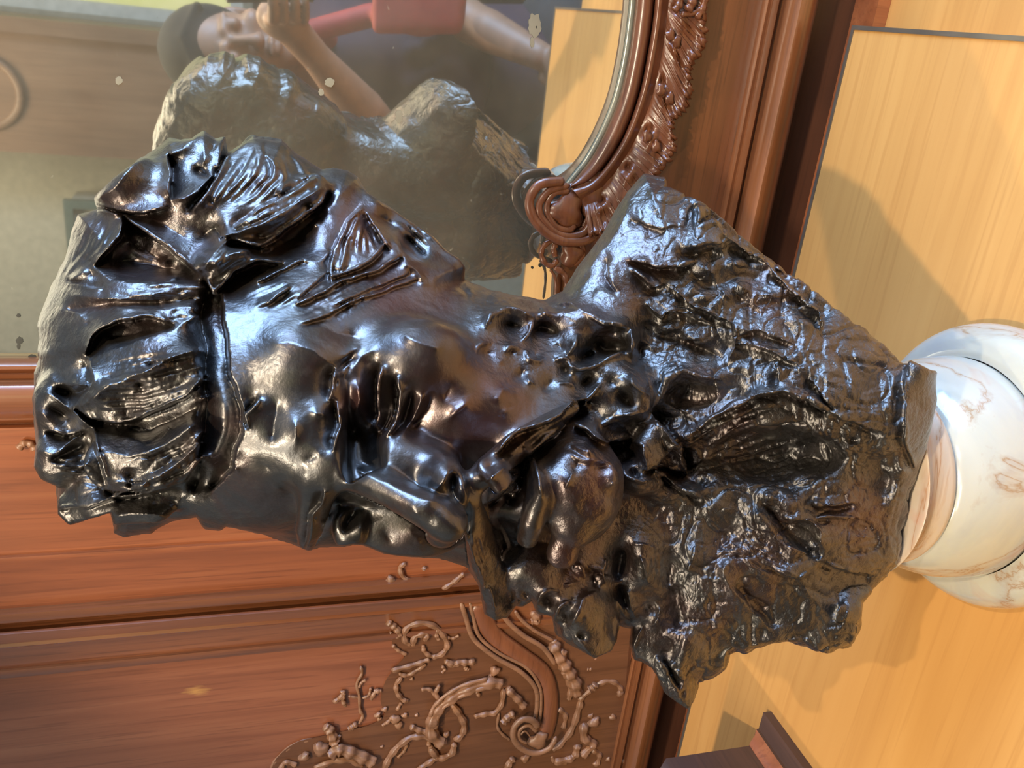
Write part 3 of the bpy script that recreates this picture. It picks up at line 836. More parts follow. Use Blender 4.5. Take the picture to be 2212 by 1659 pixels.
def finish(c, hull, P):
    E, T = c.ell, c.tube
    # large lumps of hair, beard and cloth
    T([(440, 785, 215, 70), (350, 800, 220, 80), (260, 840, 200, 70), (205, 868, 170, 46)], 30, fl=.6)
    T([(430, 950, 215, 50), (330, 1000, 215, 66), (240, 1000, 190, 60)], 30, fl=.6)
    T([(330, 1080, 150, 50), (230, 1070, 110, 66), (160, 1100, 70, 40)], 30, fl=.6)
    E((120, 985, 90), (55, 70, 60), 24); E((118, 880, 90), (55, 70, 60), 24)
    T([(470, 440, 70, 80), (540, 360, 10, 60)], 30, n=(-.35, -.6, .7), fl=.5)
    T([(470, 505, 120, 34), (560, 465, 125, 40), (680, 402, 80, 26)], 24)
    T([(450, 575, 170, 36), (540, 550, 150, 34), (620, 562, 130, 20)], 20)
    T([(790, 450, 20, 40), (770, 530, 80, 44)], 30)
    T([(800, 440, -20, 30), (900, 500, -20, 40), (985, 575, 0, 34)], 30)
    E((285, 400, 30), (85, 66, 80), 24); E((420, 350, -10), (66, 60, 60), 24)
    E((1110, 710, 110), (60, 44, 40), 24); E((1220, 730, 110), (90, 60, 50), 30); E((1320, 740, 110), (60, 50, 40), 24); E((1340, 850, 150), (75, 66, 60), 24)
    E((1430, 970, 150), (60, 60, 60), 24); E((1390, 1030, 160), (60, 40, 50), 20); E((1460, 1060, 120), (70, 36, 50), 20)
    E((1150, 1240, 170), (70, 60, 60), 24); E((1075, 1290, 120), (40, 46, 60), 20); E((1270, 1340, 130), (60, 70, 70), 20); E((1200, 1290, 140), (60, 50, 60), 24)
    T([(1380, 1180, 90, 60), (1400, 1290, 50, 56), (1440, 1400, 0, 50), (1480, 1500, -50, 22)], 30)
    E((1640, 985, 190), (180, 60, 105), 30, 'sub', rot=((1, -.05, 0), (.05, 1, 0), (0, 0, 1)))      # the dark hollow under the robe
    E((1480, 1010, 170), (60, 46, 60), 20, 'sub')
    T([(1478, 955, 150, 12), (1557, 900, 190, 18), (1634, 862, 205, 20), (1696, 850, 214, 20), (1750, 866, 224, 18), (1800, 895, 224, 10)], 18)
    T([(1560, 800, 80, 60), (1700, 800, 145, 60), (1820, 870, 195, 60), (1900, 930, 200, 40)], 40)
    E((1490, 855, 140), (56, 26, 30), 18, 'sub')
    E((1450, 745, 60), (110, 34, 34), 24, 'sub', rot=((1, .35, 0), (-.35, 1, 0), (0, 0, 1)))
    T([(1440, 625, 5, 36), (1530, 680, 55, 46), (1620, 725, 110, 46), (1740, 775, 165, 40)], 34)
    E((1530, 540, 25), (90, 50, 50), 34); E((1600, 625, 70), (80, 60, 50), 34)
    E((1700, 1120, 90), (120, 50, 60), 40, rot=((1, .4, 0), (-.4, 1, 0), (0, 0, 1))); E((1640, 1270, 25), (90, 60, 60), 40)
    T([(1540, 1385, -5, 84), (1700, 1375, 45, 92), (1840, 1335, 70, 84)], 44); T([(1400, 1400, 0, 64), (1450, 1470, 0, 60), (1490, 1530, -15, 46)], 30); E((1280, 1390, 120), (76, 70, 60), 24); E((1075, 1325, 110), (40, 50, 50), 20); E((1890, 1170, 85), (60, 90, 60), 40); T([(1400, 1250, -10, 70), (1520, 1290, -10, 80)], 40)
    n = np.array((.60, -.62, -.45)); n /= np.linalg.norm(n)          # the cut side of the shoulder
    sl, (X, Y, Z) = c.box((1440, 380, -470), (1960, 800, 520))
    c.put(sl, (X - 1640) * n[0] + (Y - 556) * n[1] + (Z - 70) * n[2], 10, 'and')
    T([(1990, 800, 225, 36), (1968, 900, 195, 40), (1945, 1000, 155, 42), (1925, 1090, 115, 38), (1895, 1190, 65, 32)], 24)
    shift(c, relief(c, PINS))
    # crisp lips along the rims of the curls, the locks and the torn edges of the cloth
    D = c.depth(); rg = np.random.RandomState(9)
    for hs, mul, x, y, a, b, u, L in LINES:
        k = int(np.argmax(hs)); hv = hs[k]
        if hv < (9 if len(hs) > 1 else 14) or (len(hs) == 1 and mul < 1.3): continue
        o = 0 if len(hs) == 1 else (-3.6 if k == 0 else 3.6)
        px, py = x + a * o, y + b * o; st = max(1, int(8 / (u[1] - u[0] + 1e-6))); r0 = (3.4 if mul > 1.3 else 2.8) * rg.uniform(.85, 1.25)
        pts = [(px[i], py[i], r0 * (.45 + .55 * min(1, min(u[i], L - u[i]) / 18)) * (1 + .25 * np.sin(u[i] * .21 + L))) for i in list(range(0, len(px), st)) + [len(px) - 1]]
        if len(pts) < 2: continue
        q = c.hug(D, pts, .2)
        if q is None: continue
        for m in range(0, len(q) - 1, 10): T(q[m:m + 11], 4)
    full = (slice(None),) * 3
    c.put(full, np.broadcast_to(hull[:, :, None], c.F.shape), 8, 'and')
    # the flat underside, level with the top of the onyx
    tx = (c.ax[0] - IW / 2) / FPX
    tn = (-FW[2] - tx * EX[2]) / np.hypot(FW[0] + tx * EX[0], FW[1] + tx * EX[1])
    zz = CAM[2] - tn[:, None, None] * (HD - c.ax[2][None, None, :] * DS)
    c.put(full, np.broadcast_to((ZCUT - zz) / DS, c.F.shape).astype(np.float32), 5, 'and')
    return c

# ------------------------------------------------------------------ the room
M_wall = plain('beige_plaster', (.36, .325, .245), .8); M_ceil = plain('pale_ceiling', (.38, .35, .28), .85); M_floor = wood('dark_parquet', (.05, .03, .015), (.10, .058, .028), (.15, .09, .045), 1, .35, .2)
FZ = -1.05
X0, X1, Y0, Y1, ZT = -2.3, 2.0, -3.4, .5, 2.3
struct(box_obj('floor', (X0 - .1, Y0 - .1, FZ - .1), (X1 + .1, Y1 + .1, FZ), M_floor)); struct(box_obj('ceiling', (X0 - .1, Y0 - .1, ZT), (X1 + .1, Y1 + .1, ZT + .1), M_ceil))
struct(box_obj('wall_front', (X0, Y1, FZ), (X1, Y1 + .1, ZT), M_wall)); struct(box_obj('wall_left', (X0 - .1, Y0, FZ), (X0, Y1, ZT), M_wall))
def holed(name, ax, at, lo, hi, h0, h1):
    # a wall across axis ax with one rectangular opening
    bm = bmesh.new()
    def b(u0, u1, z0, z1):
        if ax == 0: box(bm, (at[0], u0, z0), (at[1], u1, z1))
        else: box(bm, (u0, at[0], z0), (u1, at[1], z1))
    b(lo, h0[0], FZ, ZT); b(h1[0], hi, FZ, ZT); b(h0[0], h1[0], FZ, h0[1]); b(h0[0], h1[0], h1[1], ZT)
    return struct(bm_obj(name, bm, M_wall))
holed('wall_right', 0, (X1, X1 + .1), Y0, Y1, (-1.4, .05), (-.1, 1.45)); holed('wall_back', 1, (Y0 - .1, Y0), X0, X1, (-.17, .5), (1.2, 1.9))
M_frame = plain('painted_window_frame', (.72, .70, .62), .5)
def glow(name, c1, c2, s, sc=3.):
    m, nt, b = nodes(name); f = noise(nt, coords(nt), sc, 3); e = nd(nt, 'ShaderNodeEmission'); e.inputs[1].default_value = s
    nt.links.new(ramp(nt, f, [(.35, c1), (.65, c2)]), e.inputs[0]); nt.links.new(e.outputs[0], nt.nodes['Material Output'].inputs[0]); return m
M_garden = glow('bright_garden', (.62, .66, .26), (.86, .84, .55), 1.1); M_sky = glow('overcast_daylight', (.70, .82, 1.), (.85, .92, 1.), 2.4, 1.)
def window(n, ax, at, u0, u1, z0, z1, mat):
    bm = bmesh.new(); t = .05
    def b(a0, a1, c0, c1, d=.04):
        if ax == 0: box(bm, (at - d, a0, c0), (at + d, a1, c1))
        else: box(bm, (a0, at - d, c0), (a1, at + d, c1))
    b(u0, u0 + t, z0, z1); b(u1 - t, u1, z0, z1); b(u0 + t, u1 - t, z0, z0 + t); b(u0 + t, u1 - t, z1 - t, z1); um = (u0 + u1) / 2; b(um - .02, um + .02, z0 + t, z1 - t, .03)
    f = struct(bm_obj('window_%d' % n, bm, M_frame))
    g = .012
    p = box_obj('daylight_pane', (at - g, u0 + t, z0 + t) if ax == 0 else (u0 + t, at - g, z0 + t), (at + g, u1 - t, z1 - t) if ax == 0 else (u1 - t, at + g, z1 - t), mat, f); return f
window(1, 0, X1 + .05, -1.4, -.1, .05, 1.45, M_sky); window(2, 1, Y0 - .05, -.17, 1.2, .5, 1.9, M_garden)
struct(box_obj('trim_1', (-.18, Y0, FZ), (X1, Y0 + .05, .46), wood('dark_wainscot', (.025, .014, .008), (.05, .028, .016), (.08, .046, .026), 2, .5, .1), bevel=.004))
# display bench and the veneered plinth on it
bench = empty('display_bench', (-.6, -.2, FZ), 'long honey veneered display bench carrying the cabinet and the plinth', 'bench')
BZ = -.072
adopt(box_obj('bench_top', (-1.7, -.80, BZ - .03), (1.1, .45, BZ), M_veneer, bevel=.0015), bench); adopt(box_obj('bench_body', (-1.66, -.77, FZ), (1.06, .43, BZ - .03), M_veneer), bench)
PX0, PX1, PY0, PY1 = -1.15, .0262, -.737, -.0783
pl = empty('veneered_plinth', ((PX0 + PX1) / 2, (PY0 + PY1) / 2, BZ), 'low honey veneered plinth with thin grey-brown edging under the onyx base', 'plinth')
e = .0035
adopt(box_obj('veneer_top', (PX0 + e, PY0 + e, -.02), (PX1 - e, PY1 - e, -.0022), M_veneer), pl)
adopt(box_obj('plinth_body', (PX0 + .004, PY0 + .004, BZ), (PX1 - .004, PY1 - .004, -.02), M_veneer), pl)
for a, b in (((PX0, PY0, -.02), (PX1, PY0 + e, -.0012)), ((PX0, PY1 - e, -.02), (PX1, PY1, -.0012)), ((PX0, PY0 + e, -.02), (PX0 + e, PY1 - e, -.0012)), ((PX1 - e, PY0 + e, -.02), (PX1, PY1 - e, -.0012))):
    adopt(box_obj('edging', a, b, M_edge, bevel=.0005), pl)
# ------------------------------------------------------------------ onyx base
AXIS = CAM + ray(2100, 1003) * (.478 / (ray(2100, 1003) @ AZ)); AX, AY = AXIS[0], AXIS[1]
def lathe(name, prof, mat, parent=None, n=96, c=(0, 0)):
    P = smooth_path(prof, 70) if len(prof) > 3 else np.array(prof, float)
    a = np.linspace(0, 2 * np.pi, n, endpoint=False); V = []; F = []
    for r, z in P: V += [(c[0] + r * math.cos(t), c[1] + r * math.sin(t), z) for t in a]
    for i in range(len(P) - 1):
        for j in range(n): F.append((i * n + j, i * n + (j + 1) % n, (i + 1) * n + (j + 1) % n, (i + 1) * n + j))
    return mesh_obj(name, V, F, mat, parent)
ox = empty('onyx_base', (AX, AY, -.0022), 'round turned base of cream and pink veined onyx under the bronze bust', 'pedestal')
for nm, prof in (('foot_ring', [(.0, -.0019), (.084, -.0019), (.0925, .006), (.0965, .018), (.0955, .030), (.089, .039), (.080, .0425), (.074, .043)]),
                 ('dome', [(.073, .042), (.0745, .049), (.074, .060), (.0715, .074), (.066, .088), (.059, .097), (.052, .0985)]),
                 ('collar', [(.052, .098), (.0595, .099), (.0615, .1025), (.0605, .107), (.060, .112), (.0615, .119), (.0645, .1245), (.064, .1272), (.0, .1278)])):
    adopt(lathe(nm, prof, M_onyxp if nm == 'collar' else M_onyx, None, c=(AX, AY)), ox)

# ------------------------------------------------------------------ the carved cabinet
cab = empty('cabinet', (-.3, .15, BZ), 'carved red walnut cabinet with a shaped mirror door, behind the bust', 'cabinet')
def put(o): return adopt(o, cab)
def lvert(name, prof, mat, z0, z1, xr=0.):
    # a moulding running up the front: prof rows are (picture row, y)
    pts = [(onp(xr, a, d)[0], d) for a, d in prof]
    pts = pts + [(pts[-1][0], .03), (pts[0][0], .03)]
    n = len(pts); V = [(x, y, z) for z in (z0, z1) for x, y in pts]
    F = [(i, (i + 1) % n, n + (i + 1) % n, n + i) for i in range(n)] + [tuple(range(n))[::-1], tuple(range(n, 2 * n))]
    bm = bmesh.new(); vs = [bm.verts.new(v) for v in V]
    for f in F: bm.faces.new([vs[i] for i in f])
    return put(bm_obj(name, bm, mat, smooth=True))
def lhor(name, prof, mat, x0, x1, yr=0.):
    pts = [(d, onp(a, yr, d)[2]) for a, d in prof]
    pts = pts + [(.03, pts[-1][1]), (.03, pts[0][1])]
    n = len(pts); V = [(x, y, z) for x in (x0, x1) for y, z in pts]
    F = [(i, (i + 1) % n, n + (i + 1) % n, n + i) for i in range(n)] + [tuple(range(n))[::-1], tuple(range(n, 2 * n))]
    bm = bmesh.new(); vs = [bm.verts.new(v) for v in V]
    for f in F: bm.faces.new([vs[i] for i in f])
    return put(bm_obj(name, bm, mat, smooth=True))
ZR = float(onp(1652, 0, -.014)[2]); ZTOP = 1.05; XL = -1.25; XR = .62
# mirror, then the wood around it
XS = float(onp(0, 776, -.004)[0])
mir = put(box_obj('mirror', (XS - .02, .0, ZR), (XR, .004, ZTOP), M_mirror))
lvert('stile_moulding', [(772, -.001), (776, -.006), (785, -.012), (791, -.015), (798, -.0155), (804, -.013), (807, -.007), (819, -.007), (822, -.012), (825, -.022), (834, -.031), (850, -.036), (868, -.038), (886, -.036), (898, -.030), (905, -.022), (908, -.022), (912, -.018), (915, -.008), (923, -.008), (925, -.014)], M_polish, ZR, ZTOP)
lvert('broad_board', [(925, -.016), (1203, -.016)], M_wood, ZR, ZTOP)
lvert('narrow_board', [(1203, -.018), (1206, -.0205), (1213, -.021), (1218, -.019), (1317, -.018)], M_wood, ZR, ZTOP)
lvert('panel_moulding', [(1317, -.019), (1321, -.023), (1329, -.0275), (1340, -.028), (1348, -.026), (1350, -.011), (1364, -.011), (1366, -.022), (1372, -.0245), (1382, -.021), (1392, -.019), (1400, -.0205), (1404, -.017), (1446, -.0145), (1451, -.018), (1459, -.018), (1467, -.013)], M_polish, ZR, ZTOP)
def worn():
    m = wood('worn_door_panel', (.13, .042, .020), (.27, .092, .044), (.38, .150, .074), 2); nt = m.node_tree; b = nt.nodes['Principled BSDF']; src = b.inputs['Base Color'].links[0].from_socket
    c = onp(425, 1492, -.012); t = nd(nt, 'ShaderNodeTexCoord'); mp = nd(nt, 'ShaderNodeMapping', vector_type='TEXTURE'); mp.inputs['Location'].default_value = tuple(c); mp.inputs['Scale'].default_value = (.014, .05, .032); nt.links.new(t.outputs['Object'], mp.inputs[0])
    ln = nd(nt, 'ShaderNodeVectorMath', operation='LENGTH'); nt.links.new(mp.outputs[0], ln.inputs[0]); f = noise(nt, coords(nt, (300, 300, 60)), 1., 3)
    ad = nd(nt, 'ShaderNodeMath', operation='ADD'); nt.links.new(ln.outputs['Value'], ad.inputs[0]); nt.links.new(f, ad.inputs[1])
    nt.links.new(mix(nt, ramp(nt, ad.outputs[0], [(.5, (.8, .8, .8)), (1., (0, 0, 0))]), src, (.50, .26, .075)), b.inputs['Base Color']); return m
lvert('door_panel', [(1467, -.012), (2160, -.012)], worn(), ZR, ZTOP)
lhor('rail_beads', [(1650, -.010), (1654, -.016), (1661, -.0195), (1667, -.018), (1671, -.0215), (1684, -.0215), (1688, -.015), (1693, -.015)], M_rail, XL, XR)
lhor('round_rail', [(1693, -.018), (1696, -.026), (1704, -.037), (1716, -.045), (1732, -.050), (1748, -.049), (1760, -.042), (1767, -.032), (1769, -.02)], M_rail, XL, XR)
ZQ = float(onp(1769, 0, -.02)[2])
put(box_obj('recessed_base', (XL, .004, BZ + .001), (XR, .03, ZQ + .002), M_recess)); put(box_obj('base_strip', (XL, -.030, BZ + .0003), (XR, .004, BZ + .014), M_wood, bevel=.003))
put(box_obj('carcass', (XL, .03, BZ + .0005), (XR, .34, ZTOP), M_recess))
# shaped frame of the mirror
FRAME = [(1380, -420), (1374, -240), (1368, -110), (1362, 0), (1358, 40), (1347, 119), (1327, 207), (1299, 278), (1267, 338), (1240, 374), (1222, 396)]
GR = [(1436, -420), (1430, -240), (1423, -110), (1414, 0), (1410, 40), (1401, 100), (1381, 200), (1349, 290), (1310, 355), (1272, 393), (1234, 405)]
BEAD = [(1464, -420), (1458, -240), (1452, -110), (1445, 0), (1440, 45), (1431, 110), (1410, 205), (1378, 290), (1344, 350), (1300, 410), (1262, 440)]
OUT = [(1534, -420), (1516, -330), (1536, -240), (1520, -150), (1540, -80), (1530, -20), (1524, 40), (1525, 75), (1519, 111), (1499, 139), (1491, 167), (1495, 199), (1483, 239), (1459, 259), (1454, 286), (1461, 318), (1447, 346), (1428, 370), (1406, 400), (1385, 430), (1360, 462), (1330, 490), (1300, 508), (1270, 512)]
def strip(name, A, B, prof, mat, n=150, amp=None):
    # a swept band between two picture curves; prof rows are (share across, y)
    a = smooth_path(A, n); b = smooth_path(B, n) if len(B) < n else np.array(B); V = []; F = []; m = len(prof)
    for i in range(n):
        for j, (t, yv) in enumerate(prof):
            q = a[i] + (b[i] - a[i]) * t
            yy = yv if amp is None else amp(i / (n - 1), t, yv)
            V.append(onp(q[0], q[1], yy))
    for i in range(n - 1):
        for j in range(m - 1): F.append((i * m + j, i * m + j + 1, (i + 1) * m + j + 1, (i + 1) * m + j))
    return put(mesh_obj(name, V, F, mat))
def bez(p): return [(t, y) for t, y in p]
M_bevel = plain('bevelled_glass_edge', (.22, .21, .15), .25, .2)
strip('glass_bevel', [(x - 2, y) for x, y in FRAME], [(x + 13, y + 3) for x, y in FRAME], [(0, -.0004), (.15, -.0022), (.85, -.0028), (1, -.001)], M_bevel)
strip('inner_moulding', [(x + 11, y + 2) for x, y in FRAME], GR, [(0, -.001), (.02, -.012), (.12, -.017), (.35, -.021), (.65, -.023), (.85, -.021), (.95, -.016), (1, -.010)], M_carveh)
strip('outer_bead', GR, BEAD, [(0, -.010), (.06, -.020), (.2, -.026), (.4, -.0275), (.6, -.025), (.8, -.022), (1, -.020)], M_carveh)
def lobes(u, t, y):
    if t > .985: return y
    k = u * 8.2 + .35; w = abs(math.sin(math.pi * k)); h = math.sin(math.pi * min(1, t * 1.05)) ** .7
    eye = math.exp(-((t - .36) / .15) ** 2) * math.exp(-((((k + .5) % 1) - .5) / .2) ** 2); pit = math.exp(-((t - .2) / .07) ** 2) * math.exp(-((((k + .62) % 1) - .5) / .1) ** 2)
    curl = math.exp(-((t - .9) / .09) ** 2) * (.7 + .3 * math.sin(2 * math.pi * k * 5)); rib = abs(math.sin(math.pi * k * 3 + 1.2 * t))
    return y - (.004 * h * w + .006 * eye - .007 * pit + .005 * curl + .0015 * rib * t)
def serr(P):
    q = smooth_path(P, 330); i = np.arange(330); return [(x + 5 * math.sin(a * .83) * math.sin(a * .31) + 3 * math.sin(a * 1.9), y + 3 * math.sin(a * 1.1)) for (x, y), a in zip(q, i)]
strip('carved_border', BEAD, serr(OUT), [(t, -.020 - .012 * t if t < .99 else -.006) for t in list(np.linspace(0, .985, 26))] + [(1., -.006)], M_carveh, 330, lobes)
# board filling the door below the frame
edge = [tuple(q) for q in smooth_path([((a[0] + b[0]) / 2, (a[1] + b[1]) / 2) for a, b in zip(FRAME, GR)], 40)]
edge = edge + [(1232, 430), (1240, 500), (1215, 560), (1203, 600), (1200, 650), (1188, 720), (1176, 790)]
P = [onp(x, y, -.008) for x, y in edge]
P = [(XR, onp(*edge[0], -.008)[2])] + [(p[0], p[2]) for p in P]; lowz = ZR - .002; V = []; F = []
for x, z in P: V += [(x, -.008, z), (x, -.008, lowz), (x, -.0004, z), (x, -.0004, lowz)]
for i in range(len(P) - 1):
    k = 4 * i; F += [(k, k + 4, k + 5, k + 1), (k + 2, k + 3, k + 7, k + 6), (k, k + 2, k + 6, k + 4), (k + 1, k + 5, k + 7, k + 3)]
bm = bmesh.new(); vs = [bm.verts.new(v) for v in V]
for f in F: bm.faces.new([vs[i] for i in f])
put(bm_obj('frame_board', bm, M_woodh))
def carve(name, pts, r, crop, yb, lift=.6, flat=.75, mat=None, wob=.12, r2=None, n=None, sides=10, reed=0.):
    # a carved member: a tapering rounded rib laid along picture points on the front, half sunk in the wood
    sc, ox, oy = crop; Q = smooth_path([(ox + x / sc, oy + y / sc) for x, y in pts], n or max(8, 7 * len(pts)))
    k = np.linalg.norm(onp(Q[0][0] + 1, Q[0][1], yb) - onp(Q[0][0], Q[0][1], yb))
    R = r / sc * k; R2 = (r if r2 is None else r2) / sc * k; m = len(Q)
    C = np.array([onp(x, y, yb) for x, y in Q]); T = np.gradient(C, axis=0); T /= np.linalg.norm(T, axis=1, keepdims=True) + 1e-9
    V = []; F = []
    for i in range(m):
        u = i / (m - 1); rr = (R + (R2 - R) * u) * (1 + wob * math.sin(i * .8 + r)) * max(.25, min(1, 4.2 * math.sqrt(max(u * (1 - u), 0)) + .2))
        nrm = np.array((0, -1., 0)); s = np.cross(T[i], nrm); s /= np.linalg.norm(s) + 1e-9
        for j in range(sides):
            a = 2 * math.pi * j / sides; q = 1 + reed * math.cos(6 * a + .5); V.append(C[i] + s * rr * q * math.cos(a) + nrm * (rr * flat * (q * math.sin(a) + lift)))
    for i in range(m - 1):
        for j in range(sides): F.append((i * sides + j, i * sides + (j + 1) % sides, (i + 1) * sides + (j + 1) % sides, (i + 1) * sides + j))
    F.append(tuple(range(sides))[::-1]); F.append(tuple(range((m - 1) * sides, m * sides)))
    return put(mesh_obj(name, V, F, mat or M_carve))
def blob(name, x, y, r, crop, yb, asp=1., rot=0., mat=None, h=.8, seed=0):
    sc, ox, oy = crop; px, py = ox + x / sc, oy + y / sc
    k = np.linalg.norm(onp(px + 1, py, yb) - onp(px, py, yb)); c = onp(px, py, yb); R = r / sc * k
    bm = bmesh.new(); bmesh.ops.create_icosphere(bm, subdivisions=3, radius=1.)
    rg = random.Random(seed + int(x)); ph = [rg.uniform(0, 6) for _ in range(3)]
    for v in bm.verts:
        a = math.atan2(v.co.z, v.co.x); q = 1 + .16 * math.sin(3 * a + ph[0]) + .1 * math.sin(5 * a + ph[1] + 3 * v.co.y)
        X, Z = v.co.x * q * R * asp, v.co.z * q * R; cr, sr = math.cos(rot), math.sin(rot)
        v.co = (c[0] + X * cr - Z * sr, c[1] + (v.co.y * h - .35) * R, c[2] + X * sr + Z * cr)
    return put(bm_obj(name, bm, mat or M_carve, smooth=True))
K7 = (2.514, 1100, 0); K3 = (3.325, 560, 1160); K4 = (3.687, 960, 1210)
# rocaille at the corner of the mirror
for pts, r in (([(300, 985), (235, 985), (155, 1005), (108, 1080), (120, 1165), (180, 1245), (260, 1296), (340, 1310), (420, 1300), (480, 1260)], 26), ([(330, 1005), (235, 1025), (185, 1065), (158, 1125), (180, 1190), (255, 1262), (330, 1280), (400, 1262), (440, 1210)], 20),
               ([(330, 1035), (250, 1045), (210, 1090), (205, 1150), (250, 1225), (320, 1245), (360, 1215)], 17)): carve('volute_rim', pts, r, K7, -.020, mat=M_carveh, wob=.03, n=60)
blob('volute_boss', 300, 1130, 95, K7, -.012, 1., .3, M_carveh, .5); blob('volute_shoulder', 420, 1060, 90, K7, -.010, 1.2, .8, M_carveh, .45)
blob('frame_shoulder', 520, 1000, 95, K7, -.008, 1.2, .8, M_carveh, .4); blob('frame_shoulder', 640, 860, 80, K7, -.008, 1.1, .9, M_carveh, .3)
for pts, r in (([(400, 1235), (425, 1180), (455, 1185), (450, 1230), (400, 1262)], 13), ([(360, 1260), (420, 1230), (470, 1225)], 10), ([(240, 1300), (190, 1330), (172, 1375), (192, 1425), (232, 1440), (262, 1405)], 15), ([(260, 1310), (240, 1350), (250, 1395)], 16),
               ([(300, 1300), (370, 1320), (400, 1360), (380, 1410), (330, 1440)], 16), ([(240, 1450), (290, 1480), (310, 1540), (300, 1640)], 16), ([(222, 1460), (248, 1510), (252, 1580), (240, 1680)], 8),
               ([(480, 1090), (500, 1140), (490, 1180)], 12), ([(540, 1040), (580, 1080), (590, 1120)], 12), ([(590, 960), (640, 1010), (650, 1040)], 12), ([(640, 900), (680, 950), (690, 990)], 11)): carve('carved_leaf', pts, r, K7, -.016, mat=M_carveh)
blob('carved_boss', 330, 1370, 62, K7, -.012, 1.1, 0, M_carveh, .6)
for pts, r in (([(890, 60), (920, 20), (930, -60)], 20), ([(960, 60), (985, 20), (1000, -50)], 24), ([(1010, 100), (1040, 60), (1060, 0), (1075, -60)], 18), ([(930, 80), (1000, 70), (1050, 40)], 14)): carve('carved_leaf', pts, r, K7, -.034, mat=M_carveh)
for x, y, a in ((872, 190, .3), (905, 225, .2), (820, 490, .2), (868, 535, .1), (745, 740, .5), (795, 795, .4)): blob('carved_boss', x, y, 24, K7, -.030, 1.25, a, M_carveh, .6)
# left door: a darker carved ground, then the S-scroll with its volute
YD = -.0142
G = smooth_path([(560 + x / 3.325, 1160 + y / 3.325) for x, y in ((1560, 560), (1300, 580), (1120, 570), (1000, 640), (955, 740), (985, 800), (1050, 845), (965, 950), (900, 1050), (872, 1180), (900, 1280), (800, 1350), (640, 1390), (420, 1440), (270, 1475), (150, 1560), (85, 1660), (40, 1900))], 90)
R_ = [(1371 - 33 * k, y) for k, y in ((0, 1330), (.4, 1480), (.8, 1660), (1.2, 1790))]
Pg = list(G) + [R_[3], R_[2], R_[1], R_[0]]; bm = bmesh.new(); c0 = np.mean(np.array(Pg), 0)
outer = [bm.verts.new(onp(x, y, -.0119)) for x, y in Pg]; inner = [bm.verts.new(onp(x + (c0[0] - x) * .012, y + (c0[1] - y) * .012, -.0142)) for x, y in Pg]
for i in range(len(Pg)): j = (i + 1) % len(Pg); bm.faces.new((outer[i], outer[j], inner[j], inner[i]))
f = bm.faces.new(inner); bmesh.ops.triangulate(bm, faces=[f], ngon_method='EAR_CLIP'); put(bm_obj('carved_ground', bm, M_ground))
carve('carved_scroll', [(250, 330), (300, 440), (400, 600), (590, 740), (770, 880), (835, 1050), (835, 1250), (790, 1440)], 78, K4, YD, .25, .5, M_carveh, 0, 66, 60, 16)
for pts, r in (([(130, 330), (165, 440), (230, 620), (400, 765), (600, 880), (720, 1010), (735, 1150), (715, 1280)], 20), ([(200, 330), (225, 430), (275, 600), (430, 735), (650, 850), (755, 1000), (768, 1150), (755, 1290)], 15), ([(440, 380), (500, 480), (620, 590), (780, 690), (885, 830)], 20), ([(560, 400), (610, 470), (720, 560), (870, 640)], 14)): carve('scroll_bead', pts, r, K4, YD - .004, mat=M_carve, wob=.0, n=50)
for pts, r, r2 in (([(745, 1330), (700, 1270), (620, 1260), (555, 1320), (548, 1410), (610, 1490), (720, 1530), (830, 1490), (890, 1400)], 26, 22), ([(735, 1360), (670, 1310), (600, 1350), (600, 1420), (660, 1460)], 18, 10), ([(600, 1390), (640, 1360), (672, 1390), (690, 1420)], 10, 4)): carve('volute_rim', pts, r, K4, YD - .012, mat=M_carve, wob=.02, r2=r2, n=56)
blob('volute_boss', 740, 1420, 70, K4, YD - .002, 1.1, 0, M_carve, .5)
